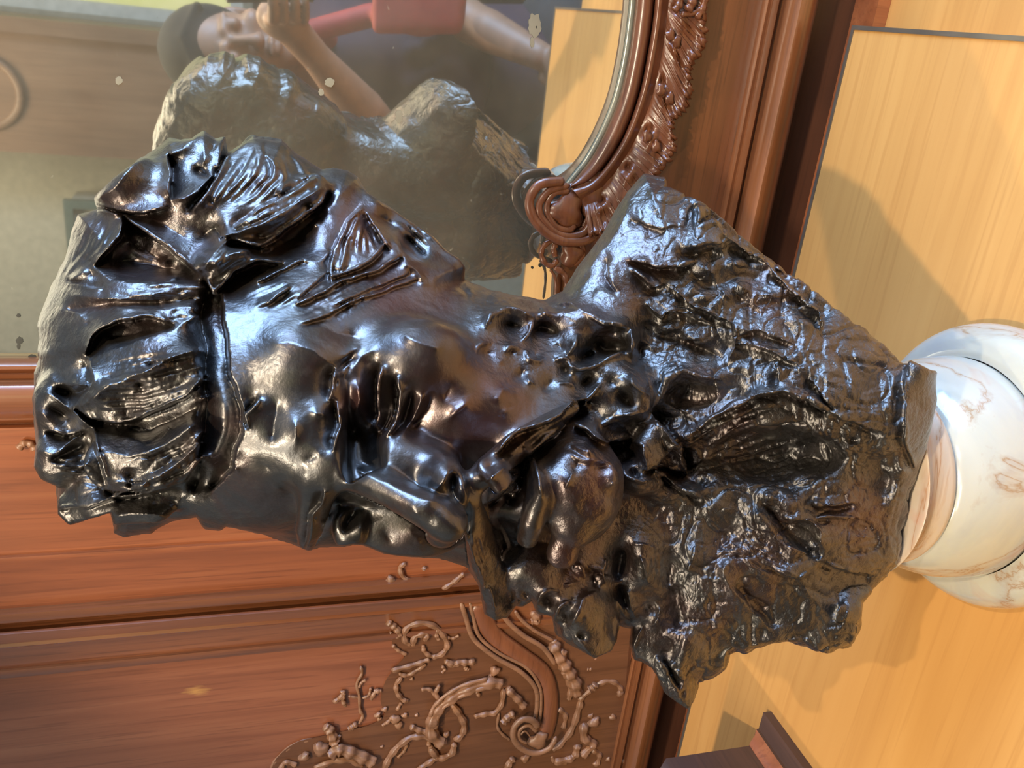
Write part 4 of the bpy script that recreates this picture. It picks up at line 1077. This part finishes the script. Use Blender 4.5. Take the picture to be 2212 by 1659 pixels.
TEN = [(K3, [((1050, 180), (1010, 220), (1040, 290), (1100, 310)), 13], -.019), (K3, [((1310, 370), (1390, 320), (1470, 255)), 13], -.026), (K3, [((1110, 320), (1150, 330), (1185, 322)), 15], -.019), (K3, [((1180, 210), (1182, 220), (1184, 230)), 12], -.019),
 (K3, [((1090, 770), (1045, 730), (1050, 655), (1130, 612), (1235, 622), (1315, 690), (1350, 770), (1310, 830), (1235, 862)), 16], YD), (K3, [((1100, 775), (1120, 705), (1195, 685), (1190, 740)), 17], YD), (K3, [((1285, 640), (1270, 690), (1290, 730)), 13], YD), (K3, [((1175, 770), (1185, 815), (1235, 850), (1290, 840)), 12], YD), (K3, [((1340, 715), (1390, 722), (1435, 700)), 9], YD),
 (K3, [((915, 598), (950, 620), (985, 650), (1015, 700)), 18], YD), (K3, [((935, 680), (970, 700), (1010, 720)), 11], YD), (K3, [((955, 770), (1000, 810), (1060, 840)), 10], YD),
 (K3, [((945, 952), (1050, 925), (1150, 895), (1225, 868)), 14], YD), (K3, [((1000, 975), (1060, 985), (1130, 950), (1200, 905)), 12], YD), (K3, [((1330, 880), (1390, 905), (1440, 890), (1500, 892), (1550, 878)), 17], YD), (K3, [((1310, 920), (1330, 945), (1310, 970)), 9], YD), (K3, [((1470, 930), (1500, 945)), 12], YD),
 (K3, [((1025, 995), (985, 1050), (990, 1110), (1030, 1160), (1070, 1172)), 13], YD), (K3, [((1022, 1180), (985, 1240)), 10], YD),
 (K3, [((728, 925), (737, 975), (700, 1050), (718, 1140), (722, 1235), (742, 1280), (712, 1345)), 9], YD), (K3, [((768, 1020), (735, 1040), (715, 1075)), 9], YD), (K3, [((528, 1182), (575, 1150), (612, 1108)), 13], YD), (K3, [((620, 1212), (600, 1165), (605, 1110)), 12], YD), (K3, [((640, 1140), (720, 1150)), 7], YD), (K3, [((738, 1155), (785, 1132), (800, 1080)), 8], YD), (K3, [((880, 1098), (830, 1110), (800, 1165)), 12], YD),
 (K3, [((640, 1372), (672, 1350), (700, 1330)), 16], YD), (K3, [((880, 1350), (930, 1315), (960, 1280)), 11], YD), (K3, [((1085, 1350), (1150, 1380), (1220, 1392)), 15], YD),
 (K3, [((1745, 1042), (1650, 1028), (1500, 1070), (1380, 1132), (1285, 1210), (1242, 1290), (1232, 1380), (1290, 1450), (1340, 1462)), 30], YD), (K3, [((1690, 1060), (1560, 1090), (1440, 1140), (1330, 1210), (1280, 1290), (1262, 1380)), 12], YD - .006), (K3, [((1640, 1010), (1480, 1052), (1360, 1115), (1262, 1200), (1222, 1290)), 11], YD - .006),
 (K3, [((1380, 1190), (1435, 1262), (1470, 1340), (1452, 1412), (1392, 1452)), 17], YD), (K3, [((1160, 1090), (1222, 1090), (1262, 1130), (1300, 1170)), 10], YD - .003), (K3, [((1292, 1058), (1268, 1110), (1290, 1160), (1330, 1172)), 12], YD - .004),
 (K3, [((1775, 1080), (1850, 1150), (1900, 1212)), 19], YD), (K3, [((1752, 1085), (1742, 1180), (1692, 1250), (1620, 1262), (1540, 1282)), 14], YD), (K3, [((1722, 1255), (1708, 1350), (1740, 1405), (1800, 1455)), 8], YD), (K3, [((1745, 1320), (1780, 1280), (1830, 1250)), 20], YD), (K3, [((1560, 1100), (1580, 1140)), 11], YD),
 (K3, [((1290, 1452), (1180, 1420), (1080, 1432), (990, 1500), (930, 1580), (895, 1665)), 18], YD), (K3, [((1222, 1500), (1285, 1572), (1375, 1545), (1402, 1470)), 18], YD), (K3, [((1285, 1568), (1200, 1620), (1130, 1670)), 16], YD), (K3, [((1062, 1480), (1040, 1530), (990, 1580)), 9], YD), (K3, [((1215, 1460), (1220, 1490), (1250, 1510)), 12], YD),
 (K3, [((500, 1545), (560, 1505), (640, 1520), (740, 1560), (820, 1602)), 34], YD), (K3, [((390, 1650), (520, 1602), (650, 1592), (750, 1640)), 17], YD), (K3, [((70, 1680), (140, 1570), (270, 1472), (430, 1438)), 12], YD + .004), (K3, [((150, 1660), (190, 1610), (270, 1630)), 14], YD), (K3, [((470, 1345), (510, 1380), (530, 1440), (545, 1470)), 26], YD),
 (K4, [((850, 640), (900, 740), (945, 810), (985, 880), (1030, 960), (1050, 1060)), 34], -.012), (K4, [((970, 895), (1000, 1010), (988, 1105)), 17], -.012), (K4, [((1060, 1115), (1130, 1050), (1230, 972), (1330, 958), (1395, 1005), (1402, 1065)), 14], -.012), (K4, [((1140, 1020), (1180, 995), (1200, 970)), 20], -.014), (K4, [((1085, 1100), (1060, 1190), (1012, 1330), (930, 1440), (850, 1505)), 18], -.012), (K4, [((900, 1170), (960, 1225), (942, 1335)), 14], -.012),
 (K4, [((1100, 1285), (1112, 1400), (1172, 1450), (1080, 1545)), 24], -.012), (K4, [((1052, 1455), (1040, 1530), (980, 1570), (860, 1592)), 20], -.012), (K4, [((850, 1550), (880, 1600), (980, 1610)), 12], -.012), (K4, [((545, 1560), (505, 1620), (490, 1690)), 20], -.014), (K4, [((1170, 1500), (1230, 1540), (1210, 1620)), 14], -.012), (K4, [((690, 400), (740, 460), (680, 480)), 22], -.014), (K4, [((1130, 860), (1170, 860)), 10], -.012)]
for crop, (pts, r), yb in TEN: carve('carved_tendril', list(pts), r * 1.3, crop, yb, .75, .85, wob=.16, sides=20, reed=.13 if r > 12 else 0.)
rg = random.Random(7)
for crop, x, y, r, yb in ((K3, 940, 300, 34, -.019), (K3, 1690, 950, 34, YD), (K3, 1660, 1000, 22, YD), (K3, 1790, 1085, 22, YD), (K3, 1340, 1412, 26, YD), (K3, 325, 1565, 40, YD), (K3, 440, 1505, 56, YD), (K3, 850, 1272, 24, YD), (K3, 900, 1232, 20, YD), (K3, 975, 1300, 34, YD), (K3, 1000, 1345, 28, YD), (K3, 1045, 1275, 20, YD), (K3, 860, 1300, 18, YD), (K3, 600, 1110, 18, YD), (K3, 610, 1190, 16, YD), (K3, 840, 1100, 18, YD), (K3, 1130, 1275, 14, YD), (K3, 880, 1502, 13, YD), (K3, 1395, 905, 26, YD), (K3, 1095, 1015, 15, YD), (K3, 570, 1430, 18, YD),
                         (K4, 870, 650, 30, -.012), (K4, 935, 730, 36, -.014), (K4, 900, 790, 26, -.014), (K4, 975, 820, 26, -.014), (K4, 960, 880, 30, -.014), (K4, 1030, 915, 22, -.014), (K4, 1020, 990, 20, -.014), (K4, 1060, 1010, 18, -.014), (K4, 1185, 1275, 42, -.012), (K4, 1335, 1240, 26, -.012), (K4, 1160, 1230, 22, -.012), (K4, 1395, 1050, 26, -.013), (K4, 640, 1570, 30, -.014), (K4, 1205, 1610, 26, -.012), (K4, 1300, 1575, 22, -.012), (K4, 1415, 1590, 22, -.012), (K4, 1200, 780, 14, -.012)):
    blob('carved_boss', x, y, r, crop, yb, rg.uniform(.8, 1.2), rg.uniform(0, 3))
carve('carved_leaf', [(180, 920), (230, 870), (300, 880), (340, 930)], 38, (4.424, 0, 760), -.018)
# flaked silvering on the mirror
M_fox = plain('flaked_silvering', (.25, .23, .17), .6); M_foxd = plain('dark_foxing', (.03, .03, .022), .6)
def mark(name, x, y, rx, ry, mat, seed, jag=.13):
    rg = random.Random(seed); n = 26; V = []; k = 1
    for i in range(n):
        a = 2 * math.pi * i / n; q = 1 + rg.uniform(-jag, jag); V.append(onp(x + rx * q * math.cos(a), y + ry * q * math.sin(a), -.0004))
    c = onp(x, y, -.0005); V.append(c); o = put(mesh_obj(name, V, [(i, (i + 1) % n, n) for i in range(n)], mat)); o.parent = mir; o.matrix_parent_inverse = (cab.matrix_world @ mir.matrix_parent_inverse).inverted(); return o
for a in ((1155, 55, 14, 26, M_fox, 1), (1158, 58, 6, 9, M_foxd, 2), (1150, 92, 5, 12, M_fox, 3), (862, 252, 8, 14, M_fox, 4), (880, 237, 7, 11, M_fox, 5), (881, 238, 3, 5, M_foxd, 6), (40, 682, 5, 4, M_foxd, 7), (42, 736, 8, 8, M_foxd, 8), (40, 748, 4, 7, M_foxd, 9), (712, 178, 10, 10, M_fox, 10), (694, 199, 6, 8, M_fox, 11), (257, 174, 8, 9, M_fox, 12), (1150, 578, 3, 3, M_foxd, 14), (1167, 573, 4, 4, M_foxd, 15), (70, 772, 9, 6, M_foxd, 16)): mark('foxing_mark', *a)
def crackmark(pts, r):
    return carve('foxing_crack', pts, r, (1, 0, 0), .0002, .3, .1, M_foxd)
crackmark([(1176, 335), (1190, 338), (1196, 345), (1195, 356), (1186, 364)], 2.4); crackmark([(1190, 338), (1197, 330), (1206, 328)], 1.8)
# ------------------------------------------------------------------ dark wooden stand at the left end of the plinth
A = onz(1662, 1537); xs, yb = float(A[0]), float(A[1])
def zat(px, py, x):
    r = ray(px, py); return float(CAM[2] + r[2] * (x - CAM[0]) / r[0])
st = empty('dark_wooden_stand', (xs - .12, yb - .12, -.0022), 'dark stained wooden stand with a stepped moulded foot at the end of the plinth', 'stand')
wd, dp = .26, .25
B_ = onz(1619, 1611, .030); ix, iy = max(xs - float(B_[0]), .012), max(yb - float(B_[1]), .012); r_ = ray(1417, 1635)
zt = float(CAM[2] + r_[2] * math.hypot(B_[0] - CAM[0], B_[1] - CAM[1]) / math.hypot(r_[0], r_[1])); inn = 1.
def ring(i, z): return [(xs - i * ix, yb - i * iy, z), (xs - i * ix, yb - dp + i * iy, z), (xs - wd + i * ix, yb - dp + i * iy, z), (xs - wd + i * ix, yb - i * iy, z)]
def stack(name, rows, mat):
    bm = bmesh.new(); R = [[bm.verts.new(v) for v in ring(i, z)] for i, z in rows]
    for a, b in zip(R[:-1], R[1:]):
        for j in range(4): bm.faces.new((a[j], a[(j + 1) % 4], b[(j + 1) % 4], b[j]))
    bm.faces.new(R[0][::-1]); bm.faces.new(R[-1]); return adopt(bm_obj(name, bm, mat, bevel=.0012), st)
stack('foot', [(0, -.0022), (0, .007), (.5, .016), (.5, .019)], M_darkw); stack('foot_cove', [(.5, .019), (.7, .022), (.85, .027), (.97, .030)], M_wood)
stack('body', [(1., .030), (1., zt - .010), (1.35, zt)], M_darkw)

# ------------------------------------------------------------------ the photographer, seen in the mirror only
M_skin = plain('warm_skin', (.33, .17, .105), .5); M_shirt = plain('dark_plum_shirt', (.055, .028, .045), .8); M_trou = plain('charcoal_trousers', (.03, .03, .035), .85); M_hair = plain('black_hair', (.010, .009, .009), .95)
M_red = plain('red_cloth', (.30, .035, .03), .7); M_phone = plain('dark_phone_case', (.03, .03, .035), .3); M_shoe = plain('black_shoes', (.02, .02, .02), .4)
def R(x, y, ay): r = ray(x, y); q = CAM + r * ((ay - CAM[1]) / r[1]); return np.array((q[0], -ay, q[2])) * 1000
def LP(ex, ey, fw): return (CAM + EX * ex + EY * ey + FW * fw) * 1000
H = R(503, 112, 1.09); N = H + (-5, -55, -165); S1 = N + (-165, -30, -55); S2 = N + (180, -40, -60); E1 = R(845, 310, 1.02); PALM = LP(.074, .062, -.022); WR = PALM + (E1 - PALM) * .27
E2 = R(1000, 40, 1.08); P2 = R(1165, 120, .93); PEL = N + (10, -120, -520); KN = [PEL + (s * 110, 40, -430) for s in (-1, 1)]; AN = [np.array((PEL[0] + s * 120, PEL[1] + 10, FZ * 1000 + 85)) for s in (-1, 1)]
f = np.array((.30, .94, -.12)); f /= np.linalg.norm(f); sd = np.cross(f, (0, 0, 1)); sd /= np.linalg.norm(sd); upv = np.cross(sd, f)
def hd(a, b, c): return H + sd * a + f * b + upv * c
def body():
    c = Clay((-720, -1560, FZ * 1000), (420, -715, 690), 5.)
    fr = (sd, f, upv)
    def T(k, *p): c.tube([(*q, r) for q, r in p], k)
    c.ell(hd(0, -12, 25), (74, 92, 96), 20, rot=fr); c.ell(hd(0, 14, -45), (58, 66, 74), 25, rot=fr); c.ell(hd(0, 52, -98), (26, 24, 20), 20, rot=fr)
    for s in (-1, 1):
        c.ell(hd(s * 32, 92, 8), (19, 16, 12), 10, 'sub', rot=fr); c.ell(hd(s * 31, 76, 6), (13, 13, 11), 5, rot=fr); c.ell(hd(s * 44, 58, -28), (24, 24, 18), 18, rot=fr); c.ell(hd(s * 77, -8, -10), (9, 18, 31), 6, rot=fr)
        c.tube([(*hd(s * 14, 84, 24), 7), (*hd(s * 46, 74, 24), 6)], 10)
    c.tube([(*hd(0, 82, 12), 8), (*hd(0, 100, -18), 10), (*hd(0, 106, -32), 12)], 12); c.ell(hd(0, 96, -36), (19, 13, 10), 8, rot=fr)
    c.ell(hd(0, 88, -60), (24, 10, 6), 6, rot=fr); c.ell(hd(0, 86, -72), (20, 10, 7), 6, rot=fr); c.tube([(*hd(-18, 96, -66), 3), (*hd(18, 96, -66), 3)], 3, 'sub')
    T(30, (hd(0, -25, -60), 56), (N, 60)); T(40, (S1, 62), (N + (0, -25, -40), 75), (S2, 62)); T(50, (N + (0, -40, -90), 115), (N + (0, -80, -300), 120), (PEL, 130))
    T(20, (S1, 55), (E1, 42)); T(16, (E1, 40), (E1 + (PALM - E1) * .3, 43), (WR, 27), (PALM, 30)); T(20, (S2, 55), (E2, 42)); T(16, (E2, 40), (E2 + (P2 - E2) * .35, 41), (P2, 27))
    for k, a in zip(KN, AN): T(30, (PEL + ((k - PEL) * (1, 1, 0)) * .8 + (0, 0, -30), 95), (k, 62), (a, 42)); T(15, (a + (0, -20, -30), 40), (a + (0, 130, -52), 32))
    # the hand round the phone: four fingers over its lens side, the thumb along its edge
    c.ell(PALM, (34, 20, 42), 10)
    for i, ln in enumerate((.95, 1.05, 1., .82)):
        e = .046 + .0185 * i; r = 9.2 - .5 * i
        T(4, (LP(e + .004, .060, -.012), r + 1), (LP(e, .048, .012), r), (LP(e - .002, .048 - .026 * ln, .0165), r - .6), (LP(e - .003, .046 - .044 * ln, .0145), r - 1.8))
    T(6, (LP(.088, .060, -.030), 12), (LP(.070, .040, -.026), 10.5), (LP(.056, .020, -.022), 9), (LP(.050, .008, -.020), 7.5))
    d = (P2 - E2) / np.linalg.norm(P2 - E2); sx = np.cross(d, (0, 0, 1.)); sx /= np.linalg.norm(sx); q = np.cross(sx, d)
    c.ell(P2 + d * 45, (36, 42, 24), 10)
    for i, ln in enumerate((.9, 1., .95, .75)):
        o = P2 + d * 75 + sx * (i - 1.5) * 19; T(4, (o, 9.5), (o + d * 38 * ln - q * 6, 8.8), (o + d * 62 * ln - q * 22, 7.8), (o + d * 74 * ln - q * 38, 6.6))
    o = P2 + d * 20 - sx * 34; T(6, (o, 12), (o + d * 28 - sx * 16 - q * 8, 10), (o + d * 54 - sx * 18 - q * 18, 8))
    return c
def cl(name, lo, hi, st, build, mat, parent):
    c = Clay(lo, hi, st); build(c); V, Q = c.mesh(); return adopt(mesh_obj(name, V / 1000., Q, mat), parent)
per = empty('person', tuple(np.array((PEL[0], PEL[1], FZ * 1000)) / 1000), 'person in a dark plum shirt holding up a phone, reflected in the mirror', 'person')
V, Q = body().mesh(); adopt(mesh_obj('body', V / 1000., Q, M_skin), per)
def shirt(c):
    def T(k, *p): c.tube([(*q, r) for q, r in p], k)
    T(40, (S1, 76), (N + (0, -28, -48), 92), (S2, 76)); T(50, (N + (0, -42, -95), 132), (N + (0, -80, -300), 138), (PEL + (0, 0, 40), 146)); T(18, (S1, 68), (S1 + (E1 - S1) * .8, 56)); T(18, (S2, 68), (S2 + (E2 - S2) * .8, 56))
    c.tube([(*(N + (0, 10, 40)), 62), (*(N + (0, 4, 5)), 70)], 10, 'sub')
    for i in range(9): c.tube([(*(N + (-90 + 22 * i, 80, -180 - 30 * (i % 3))), 10), (*(N + (-70 + 20 * i, 60, -330)), 12)], 24)
cl('shirt', (-560, -1540, PEL[2] - 180), (420, -830, N[2] + 120), 6., shirt, M_shirt, per)
def trousers(c):
    c.ell(PEL + (0, 0, -30), (172, 148, 130), 30)
    for k, a in zip(KN, AN): c.tube([(*(PEL + ((k - PEL) * (1, 1, 0)) * .8 + (0, 0, -30)), 112), (*k, 84), (*(a + (0, 0, 15)), 66)], 30)
cl('trousers', (-480, -1540, FZ * 1000 + 20), (340, -1000, PEL[2] + 130), 7., trousers, M_trou, per)
def hair(c):
    fr = (sd, f, upv); c.ell(hd(0, -24, 42), (86, 98, 92), 16, rot=fr); c.ell(hd(0, -62, -20), (80, 62, 92), 20, rot=fr)
    c.ell(hd(0, 92, -26), (74, 66, 92), 8, 'sub', rot=fr)
    for i in range(12): c.tube([(*hd(-70 + 12 * i, -40, 120 - abs(i - 6) * 6), 12), (*hd(-66 + 11.5 * i, 52, 92 - abs(i - 6) * 5), 8)], 8)
cl('hair', H - 190, H + 190, 4., hair, M_hair, per)
for a in AN:
    def shoe(c, a=a): c.ell(a + (0, -20, -45), (46, 62, 44), 20); c.tube([(*(a + (0, 20, -50)), 42), (*(a + (0, 150, -58)), 36)], 20); c.F = np.maximum(c.F, (FZ * 1000 + 3 - c.ax[2])[None, None, :])
    cl('shoe', a - (120, 140, 90), a + (120, 240, 60), 5., shoe, M_shoe, per)
# phone in the hand
bm = bmesh.new(); box(bm, (-.022, -.040, -.0115), (.120, .027, -.0035)); ph = bm_obj('phone', bm, M_phone, bevel=.003)
ph.matrix_world = Matrix(((EX[0], EY[0], FW[0], CAM[0]), (EX[1], EY[1], FW[1], CAM[1]), (EX[2], EY[2], FW[2], CAM[2]), (0, 0, 0, 1)))
tag(ph, 'slim dark phone held upright in the photographer\'s raised hand', 'phone')
def red_bag(c):  # red cloth bag on the chest, its strap running up to the neck
    b = R(905, 8, 1.0); c.ell(b, (58, 40, 80), 20)
    for i in range(7): c.tube([(*(b + (-50 + 16 * i, 36, 80)), 10), (*(b + (-33 + 11 * i, 44, -62)), 13)], 18)
    c.tube([(*(b + (-30, 0, 90)), 22), (*(b + (-70, -30, 200)), 20), (*(N + (40, 40, -30)), 20)], 14); c.tube([(*(N + (-60, 50, -40)), 22), (*(N + (0, 62, -60)), 22), (*(N + (60, 40, -30)), 20)], 14)
cl('red_bag', R(905, 8, 1.0) - (300, 200, 220), R(905, 8, 1.0) + (200, 160, 420), 6., red_bag, M_red, per)
# wardrobe post with its round medallion and a framed glass case, both along the back of the room and seen in the mirror
wr = empty('tall_wardrobe', (-.46, Y0 + .16, FZ), 'tall brown wardrobe with a ring medallion, reflected high in the mirror', 'wardrobe')
M_brown = wood('dull_brown_oak', (.12, .06, .032), (.21, .11, .06), (.29, .16, .09), 2, .5, .1, .5)
adopt(box_obj('side_panel', (-.69, Y0 + .01, FZ), (-.246, Y0 + .30, 2.1), M_brown, bevel=.01), wr); adopt(box_obj('corner_post', (-.245, Y0 + .01, FZ), (-.19, Y0 + .34, 2.1), M_brown, bevel=.01), wr)
def torus(name, c, r, rr, mat):
    V = []; F = []; n, m = 48, 10
    for i in range(n):
        a = 2 * math.pi * i / n
        for j in range(m): b = 2 * math.pi * j / m; V.append((c[0] + (r + rr * math.cos(b)) * math.cos(a), c[1] + rr * .7 * math.sin(b), c[2] + (r + rr * math.cos(b)) * math.sin(a)))
    for i in range(n):
        for j in range(m): F.append((i * m + j, i * m + (j + 1) % m, ((i + 1) % n) * m + (j + 1) % m, ((i + 1) % n) * m + j))
    return mesh_obj(name, V, F, mat)
adopt(torus('medallion_ring', (-.47, Y0 + .305, 1.45), .13, .016, M_brown), wr)
gc = empty('glass_case', (-1.12, Y0 + .12, FZ), 'pale glass case with dark green corner posts, reflected beside the wardrobe', 'display case')
M_green = plain('dark_green_metal', (.10, .14, .12), .4, .3); M_pale = plain('pale_case_lining', (.40, .38, .30), .7)
for x in (-1.50, -.92): adopt(box_obj('corner_post', (x, Y0 + .20, FZ), (x + .035, Y0 + .235, 1.22), M_green), gc)
adopt(box_obj('top_rail', (-1.465, Y0 + .20, 1.185), (-.92, Y0 + .235, 1.22), M_green), gc); adopt(box_obj('case_body', (-1.49, Y0 + .01, FZ), (-.895, Y0 + .20, 1.2), M_pale), gc)

# ------------------------------------------------------------------ the bronze bust
def bust_world(V):
    r = FW[None] + ((V[:, :1] - IW / 2) / FPX) * EX[None] + ((V[:, 1:2] - IH / 2) / FPX) * EY[None]
    return CAM[None] + r * ((HD - V[:, 2] * DS) / (r @ AZ))[:, None]
def make_bust():
    c = build_bust(3.); V, Q = c.mesh(); V = V.astype(np.float64)
    # hand-worked skin: soft on the face, rough and cracked on the cloth and on the back
    tri = V[Q]; fn = np.cross(tri[:, 2] - tri[:, 0], tri[:, 3] - tri[:, 1]); N = np.zeros_like(V)
    for k in range(4):
        for a in range(3): N[:, a] += np.bincount(Q[:, k], fn[:, a], len(V))
    N /= np.linalg.norm(N, axis=1, keepdims=True) + 1e-9
    x, y = V[:, 0], V[:, 1]
    cloth = np.clip((x - 1330) / 120, 0, 1); back = np.clip(-V[:, 2] / 120, 0, 1)
    beard = np.clip((x - 1010) / 60, 0, 1) * (1 - cloth) * np.clip(np.maximum((860 - y) / 60, np.maximum((x - 1180) / 80, (y - 1150) / 40)), 0, 1)
    face = np.exp(-(((x - 800) / 330) ** 2 + ((y - 900) / 290) ** 2) ** 2)
    amt = .34 + .66 * np.maximum(np.maximum(cloth, back * .8), beard * .55) - .22 * face
    band = np.clip((x - 1962 + .12 * (y - 790)) / 10, 0, 1) * np.clip((1060 - y) / 40, 0, 1); amt = amt * (1 - .85 * band)
    wv = V + 18 * np.stack([vnoise(V, 1 / 60., 11), vnoise(V, 1 / 60., 12), vnoise(V, 1 / 60., 13)], 1)
    n1 = vnoise(wv, 1 / 70., 1); n2 = vnoise(wv, 1 / 32., 2); n3 = vnoise(wv, 1 / 15., 3); n4 = vnoise(V + 4 * wv / 18, 1 / 7.5, 4)
    rid = np.clip(1 - np.abs(n1) * 3., 0, 1); rid2 = np.clip(1 - np.abs(n2) * 3., 0, 1); rid3 = np.clip(1 - np.abs(n3) * 2.5, 0, 1)
    pat = np.clip(.5 + 1.6 * vnoise(V, 1 / 110., 6), 0, 1)           # rough passages alternate with smoother ones
    h = amt * (4.5 * n1 + 4. * n2 + (1. + 1.1 * pat * cloth) * n3 + (.4 + .8 * pat * cloth) * n4 - 7. * cloth * rid ** 3 - 4. * np.maximum(cloth, .25) * rid2 ** 3 + 2. * cloth * pat * rid3 ** 2)
    V = V + N * h[:, None]
    b = mesh_obj('bust', bust_world(V), Q, M_bronze)
    at = b.data.attributes.new('tooling', 'FLOAT', 'POINT'); at.data.foreach_set('value', np.clip(.22 + .42 * cloth + .18 * back + (x < 470) * .12 + .22 * beard - .09 * face, .04, .7).astype(np.float32))
    g = sum(np.exp(-((x - a) / r) ** 2 - ((y - q) / t) ** 2) for a, q, r, t in ((1020, 870, 130, 130), (1290, 1030, 80, 90), (760, 480, 90, 60), (860, 640, 110, 60), (780, 860, 50, 60), (1240, 1230, 60, 90), (1850, 1130, 60, 60))) * (.65 + .5 * vnoise(V, 1 / 45., 21))
    at = b.data.attributes.new('patina', 'FLOAT', 'POINT'); at.data.foreach_set('value', np.clip(g, 0, .85).astype(np.float32))
    tag(b, 'dark bronze bust of a bearded man with swept-back hair on a round onyx base', 'bust'); return b
bust = make_bust()
